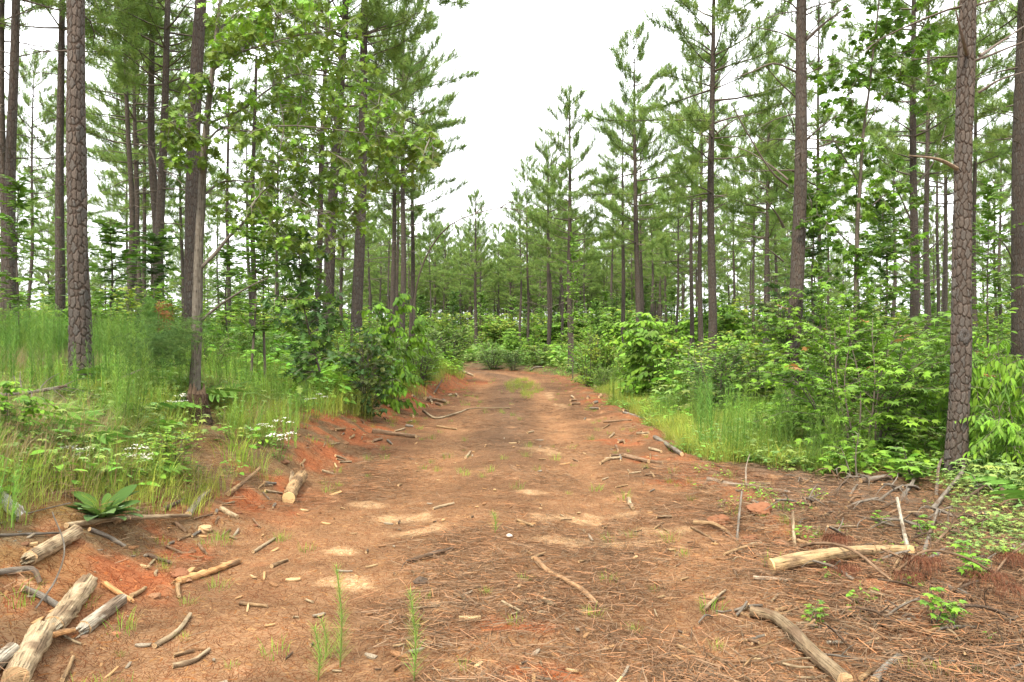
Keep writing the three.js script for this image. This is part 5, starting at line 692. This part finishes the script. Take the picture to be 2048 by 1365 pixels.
// ---------- single small plants and other things ----------
{
  const r = rngOf(303);
  // dock with big upright leaves
  { const p = at(205, 1040), t = thing('dock_plant', 'dark green clump of long broad basal leaves at the left road edge', 'dock plant', null, p), mats = [leafMat({ vertexColors: false, color: C(0.055, 0.115, 0.02) }), leafMat({ vertexColors: false, color: C(0.08, 0.155, 0.024) })];
    for (let k = 0; k < 32; k++) { const m = mesh('leaf', tplGeo('dock'), mats[k % 2], t), s = 0.16 + 0.13 * r(); m.applyMatrix4(leafM(V((r() - .5) * 0.06, 0, (r() - .5) * 0.06), dirOf(k * 2.4 + r() * 0.6, 0.5 + 0.8 * r()), rUp(r, 0.7), s)); } 
    const b = new MB(); for (let k = 0; k < 40; k++) { const a = r() * 6.3, l = 0.1 + 0.1 * r(), c = vary(GR.yel, r, 0.2); b.tube([V(0, 0, 0.03), V(Math.cos(a) * 0.05, l * 0.7, 0.03 + Math.sin(a) * 0.05), V(Math.cos(a) * 0.12, l, 0.03 + Math.sin(a) * 0.12)], [0.002, 0.002, 0.0006], 3, c, { cap: false }); } mesh('grass_tuft', b.geo(), M.grass, t).userData.kind = 'stuff'; }
  // white flower heads
  const petal = new THREE.MeshPhysicalMaterial({ color: C(0.78, 0.76, 0.68), roughness: 0.9, side: THREE.DoubleSide });
  const fg = (() => { const q = rngOf(5), mb = new MB(); for (let k = 0; k < 26; k++) { const a = q() * 6.3, d = Math.sqrt(q()) * 0.05; mb.leaf(T.small, leafM(V(Math.cos(a) * d, 0.012 * q() - d * 0.15, Math.sin(a) * d), dirOf(q() * 6.3, 0.3), rUp(q, 1), 0.018), C(1, 1, 1)); } return mb.geo(); })();
  for (const [lab, px, py, n, wd] of [['white flat-topped wildflowers in the grass above the dock plant', 272, 905, 11, 56], ['white wildflowers left of the ones above the dock plant', 152, 905, 6, 34], ['white wildflowers in the grass below the oak, right of the stump', 548, 850, 9, 66], ['small white wildflowers lower right of the stump', 556, 878, 6, 44], ['white wildflowers at the foot of the oak, left of its trunk', 352, 795, 5, 26], ['white wildflowers beside the rotting log on the left bank', 628, 800, 4, 30]]) {
    const p = at(px, py + 45), t = thing('wildflower', lab, 'wildflower', null, p), d = -p.z, st = new MB(), hh = 45 / F * d;
    for (let k = 0; k < n; k++) { const e = V((r() - .5) * wd / F * d * 1.3, hh * (0.75 + 0.5 * r()), (r() - .5) * wd / F * d); st.tube([V(e.x * 0.3, 0, e.z * 0.3), V(e.x * 0.8, e.y * 0.6, e.z * 0.8), e], [0.003, 0.002, 0.002], 4, GR.mid, { cap: false }); const f = mesh('flower_head', fg, petal, t); f.position.copy(e); f.scale.setScalar(0.8 + 0.6 * r()); f.rotation.y = r() * 6.3; for (let q = 0; q < 5; q++) st.leaf(T.lance, leafM(V(e.x * 0.6, e.y * (0.2 + 0.6 * r()), e.z * 0.6), dirOf(r() * 6.3, 0.1), V(0, 1, 0), 0.07), vary(GR.mid, r, 0.2)); }
    mesh('stem', st.geo(), M.leaf, t); }
  // weathered stump below the oak
  { const p = at(393, 838), t = thing('tree_stump', 'weathered dark stump below the foot of the oak', 'stump', null, p); const mb = new MB(); mb.tube([V(0, -0.1, 0), V(0, 0.08, 0), V(0.01, 0.2, 0), V(0.015, 0.28, 0)], [0.19, 0.14, 0.115, 0.1], 16, C(0.10, 0.075, 0.055), { rough: 0.22, vScale: 2, uRep: 2 }); mesh('bark', mb.geo(), M.bark, t); const jb = new MB(); for (let k = 0; k < 12; k++) { const a = k / 12 * 6.28; jb.tube([V(Math.cos(a) * 0.08, 0.24, Math.sin(a) * 0.08), V(Math.cos(a) * 0.075, 0.31 + 0.1 * r(), Math.sin(a) * 0.075)], [0.03, 0.004], 5, C(0.14, 0.10, 0.07)); } mesh('splintered_top', jb.geo(), M.wood, t); }
  // fennel seedlings standing in the road
  for (const [lab, px, py, top, s] of [['tall thin fennel seedling standing in the left of the road', 680, 1335, 1132, 1], ['thin fennel seedling at the bottom edge in the centre of the road', 828, 1364, 1185, 2], ['short fennel seedling at the bottom edge left of the tall one', 636, 1362, 1255, 3], ['thin short fennel seedling between the tall one and the bottom edge', 650, 1320, 1240, 4], ['tiny pale fennel seedling on the road beside the bright soil patches', 990, 1066, 1026, 5], ['tall feathery fennel shoot in the grass left of the oak', 232, 905, 745, 6], ['feathery fennel shoot left of the white flowers', 212, 870, 775, 7]]) {
    const p = at(px, py), t = thing('fennel_seedling', lab, 'weed', null, p), q = rngOf(s * 17), h = (py - top) / F * -p.z, mb = new MB(), sb = new MB(); sb.tube([V(0, 0, 0), V(0.01, h * 0.5, 0), V(-0.02, h, 0)], [0.0035, 0.003, 0.001], 5, C(0.2, 0.27, 0.06)); mesh('stem', sb.geo(), M.grass, t);
    const n = Math.round(h * 420); for (let k = 0; k < n; k++) { const u = 0.04 + 0.96 * k / n, a = k * 2.4 + q(), l = (0.05 + 0.045 * q()) * (1.1 - 0.6 * u) * (s > 5 ? 1.8 : 1), x = 0.01 * Math.sin(u * 3) - 0.02 * u * u, dx = Math.cos(a), dz = Math.sin(a), c = vary(C(0.2, 0.33, 0.05), q, 0.25), w = 0.0016, y = u * h; const i = mb.v(x - dz * w, y, dx * w, c), j = mb.v(x + dz * w, y, -dx * w, c), e = mb.v(x + dx * l, y + l * 0.8, dz * l, c); mb.tri(i, j, e); } mesh('foliage', mb.geo(), M.grass, t).userData.kind = 'stuff'; }
  // young leafy sprouts
  for (const [lab, px, py, s, key] of [['bright leafy sprout in the right-hand slash beyond the big sawn log', 1958, 1158, 0.24, 'seedling'], ['leafy sprout with paddle leaves below the rust-brown needle sprays', 1865, 1245, 0.2, 'seedling'], ['small bright sprout between the big sawn log and the curved log', 1622, 1258, 0.14, 'seedling'], ['bright sprout in the slash above the right end of the big sawn log', 1828, 1078, 0.2, 'seedling'], ['small sprout in the slash in front of the grass, right side', 1752, 1052, 0.14, 'seedling'], ['pale shrublet with light leaves at the left frame edge', 15, 905, 0.5, 'broad'], ['yellow-green shrublet right of the wildflowers above the dock plant', 345, 955, 0.42, 'loose']]) plant('sprout', lab, 'seedling', at(px, py), key, { h: s * 1.3, w: s * 1.3, rot: px, parts: 40 });
  // fallen pine branches with rust-brown needles
  const rust = C(0.10, 0.04, 0.022);
  const spray = (t, o0, px, py, lift, s, n) => { const p = at(px, py).sub(o0); p.y += lift; const mb = new MB(); for (let k = 0; k < n; k++) { const c = vary(rust, r, 0.4, 0.1), a = r() * 6.3, q = 0.06 * r(), l = s * (0.6 + 0.6 * r()), b = V(p.x + (r() - .5) * 0.16 * s / 0.15, p.y + (r() - .3) * 0.03, p.z + Math.sin(a) * q), dx = Math.cos(a) * l * 0.55, dz = Math.sin(a) * l * 0.55, w = 0.0013, y1 = Math.max(-lift * 0.9, -l * (0.3 + 0.6 * r())); const i = mb.v(b.x - w, b.y, b.z, c), j = mb.v(b.x + w, b.y, b.z + w, c), m = mb.v(b.x + dx * 0.55, b.y + y1 * 0.2 + 0.01, b.z + dz * 0.55, c), m2 = mb.v(b.x + dx * 0.55 + 2 * w, b.y + y1 * 0.2 + 0.01, b.z + dz * 0.55, c), e = mb.v(b.x + dx, b.y + y1, b.z + dz, c); mb.quad(i, j, m2, m); mb.tri(m, m2, e); } const m = mesh('needle_spray', mb.geo(), M.dead, t); tag(m, 'drooping rust-brown dead needles'); return m; };
  { const t1 = stick('thin fallen pine branch crossing over the big sawn log, with rust-brown needles', 'branch', [[1600, 1102, .02], [1640, 1118, .10], [1700, 1140, .13], [1781, 1170, .02]], 6, WD.brown, { end: 0.8 }), o = t1.position; spray(t1, o, 1672, 1118, 0.16, 0.13, 260); spray(t1, o, 1688, 1158, 0.08, 0.13, 260);
    const t2 = stick('fallen pine branch with hanging rust-brown needle sprays at the lower right', 'branch', [[1800, 1160, .06], [1853, 1154, .16], [1920, 1172, .18], [1985, 1202, .16], [2060, 1240, .08]], 6, WD.brown, { end: 0.7 }), o2 = t2.position; spray(t2, o2, 1845, 1168, 0.17, 0.17, 260); spray(t2, o2, 1815, 1180, 0.1, 0.12, 140); spray(t2, o2, 1975, 1208, 0.18, 0.15, 220); spray(t2, o2, 2030, 1225, 0.15, 0.13, 140);
    const t3 = stick('dead pine twig with rust-brown needles at the right frame edge', 'branch', [[1985, 1172, .04], [2020, 1150, .12], [2060, 1134, .16]], 5, WD.brown); spray(t3, t3.position, 2030, 1150, 0.14, 0.16, 260); }
  // fallen cedar on the left bank
  { const t = stick('fallen grey branch with bare forked twigs lying across the left bank', 'branch', [[-20, 850, .22], [60, 845, .25], [132, 835, .28]], 9, WD.grey, { twigs: [[0.6, 118, 812, 0.32, 3], [0.5, 60, 870, 0.12, 3], [0.7, 150, 850, 0.3, 3], [0.4, 40, 810, 0.32, 3], [0.8, 140, 865, 0.15, 2], [0.9, 175, 820, 0.32, 2], [0.3, 20, 800, 0.3, 3], [0.95, 200, 840, 0.22, 2]] });
    const d = 9, t2 = thing('fallen_cedar', 'fallen cedar top with dull green sprays between the thickest pine and the oak', 'cedar', null, atD(190, d)); branchOn(t2, d, [[185, 772], [230, 760], [262, 748], [290, 735, .1], [312, 715, .2], [370, 670, .4]], 7, M.wood, WD.grey, 'trunk');
    t2.updateMatrixWorld(true); const inv = t2.matrixWorld.clone().invert(), nb = new MB(); for (const [x, y, n] of [[300, 705, 60], [335, 690, 70], [275, 690, 40], [365, 672, 60], [320, 660, 40], [345, 715, 40], [385, 650, 30], [270, 720, 25]]) for (let k = 0; k < n; k++) { const p = pt(x + (r() - .5) * 70, y + (r() - .5) * 46, d + 0.2 + (r() - .5) * 0.7).applyMatrix4(inv); tuft(nb, p, dirOf(r() * 6.3, (r() - .5) * 1.0), r, { n: 26, len: 0.05, shoot: 0.16, wid: 0.003, col: C(0.085, 0.15, 0.04) }); } mesh('crown', nb.geo(), M.needle, t2); 
    const d3 = 12, t3 = thing('red_cedar', 'small red cedar with a rust-brown dead side behind the fallen cedar', 'cedar', null, atD(315, d3)); branchOn(t3, d3, [[313, 740], [315, 680], [318, 600]], 6, M.wood, WD.brown, 'trunk'); t3.updateMatrixWorld(true); const inv3 = t3.matrixWorld.clone().invert(), g = new MB(), b2 = new MB(); for (let k = 0; k < 210; k++) { const y = lerp(592, 720, r()), w = (y - 580) * 0.36, p = pt(298 + (r() - .5) * 2 * w, y, d3 + (r() - .5) * 0.8).applyMatrix4(inv3); tuft(g, p, dirOf(r() * 6.3, 0.5), r, { n: 24, len: 0.06, shoot: 0.18, wid: 0.0035, col: C(0.085, 0.165, 0.035) }); } for (let k = 0; k < 34; k++) { const y = lerp(596, 655, r()), p = pt(330 + (r() - .5) * 18, y, d3 - 0.15 + (r() - .5) * 0.2).applyMatrix4(inv3); tuft(b2, p, dirOf(r() * 6.3, 0.2), r, { n: 22, len: 0.06, shoot: 0.14, wid: 0.003, col: C(0.19, 0.075, 0.035) }); } mesh('crown', g.geo(), M.needle, t3); tag(mesh('dead_foliage', b2.geo(), M.dead, t3), 'rust-brown dead cedar foliage'); }
  // clods of clay, pebbles, cones
  const clodG = (s) => { const g = new THREE.IcosahedronGeometry(1, 3), p = g.attributes.position; for (let k = 0; k < p.count; k++) { const x = p.getX(k), y = p.getY(k), z = p.getZ(k), m = 0.45 + 0.8 * fbm(x * 1.9 + s * 7 + 5, y * 1.6 + z * 1.3 + 9, 3) + 0.3 * fbm(x * 6 + z * 5 + 20, y * 6 + 31 + s, 2); p.setXYZ(k, x * m, y * m * 0.6, z * m); } g.computeVertexNormals(); const n = p.count; g.setAttribute('color', new THREE.Float32BufferAttribute(new Float32Array(n * 3).fill(1), 3)); return g; };
  const clods = [clodG(1), clodG(2), clodG(3)], cm = [C(0.19, 0.085, 0.045), C(0.16, 0.085, 0.048), C(0.24, 0.13, 0.07)].map((c) => { const m = M.clay.clone(); m.color.copy(c); m.bumpMap = woodBump; m.bumpScale = 0.004; return m; });
  const clod = (lab, px, py, w, k, mat, name = 'clay_clod', cat = 'clod') => { const p = at(px, py), m = mesh(name, clods[k % 3], mat || cm[k % 3], scene); m.position.copy(p); m.position.y += w * -p.z / F * 0.15; m.scale.setScalar(w * -p.z / F / 2); m.rotation.y = px; return tag(m, lab, cat); };
  clod('reddish clay lump with litter on top at the right road edge', 1522, 1026, 46, 0); clod('smaller red clay lump left of the upright stick near the big sawn log', 1560, 1092, 26, 1); clod('red clay lump beside the thin upright stick on the right', 1503, 1082, 26, 0); clod('red clay lump left of the upright grey stick', 1440, 1048, 40, 0);
  clod('dark crumbly earth clod in the middle foreground of the road', 842, 1168, 26, 1, (() => { const m = M.clay.clone(); m.color.copy(C(0.075, 0.055, 0.04)); return m; })()); clod('pale stone at the lower left edge of the road, by the long pole', 410, 1062, 26, 2, (() => { const m = M.clay.clone(); m.color.copy(C(0.4, 0.26, 0.14)); return m; })(), 'stone', 'stone'); clod('small white stone in the middle of the road', 1019, 1074, 12, 1, (() => { const m = M.clay.clone(); m.color.copy(C(0.4, 0.34, 0.28)); return m; })(), 'stone', 'stone');
  clod('yellowish stone on the left bank edge below the pale short stick', 522, 1016, 12, 2, null, 'stone', 'stone');
  for (let k = 0; k < 90; k++) { const d = lerp(4, 22, r() ** 1.3), sd = r() < 0.6 ? -1 : 1, off = sd * lerp(2.0, 3.1, r()), x = roadX(d) + off, y = H(x, -d); if (Math.abs(x) > d * 0.66) continue; const m = mesh('clay_clod', clods[k % 3], cm[k % 3], scene), s = 0.02 + 0.05 * r() * r(); m.scale.setScalar(s); m.position.set(x, y + s * 0.2, -d); m.rotation.y = r() * 6; tag(m, `small red clay clod on the ${d < 9 ? 'near' : 'far'} ${sd < 0 ? 'left' : 'right'} road edge`, 'clod', `clay clods on the ${d < 9 ? 'near' : 'far'} ${sd < 0 ? 'left' : 'right'} road edge`); }
}
nameByPlace();
renderer.render(scene, camera);
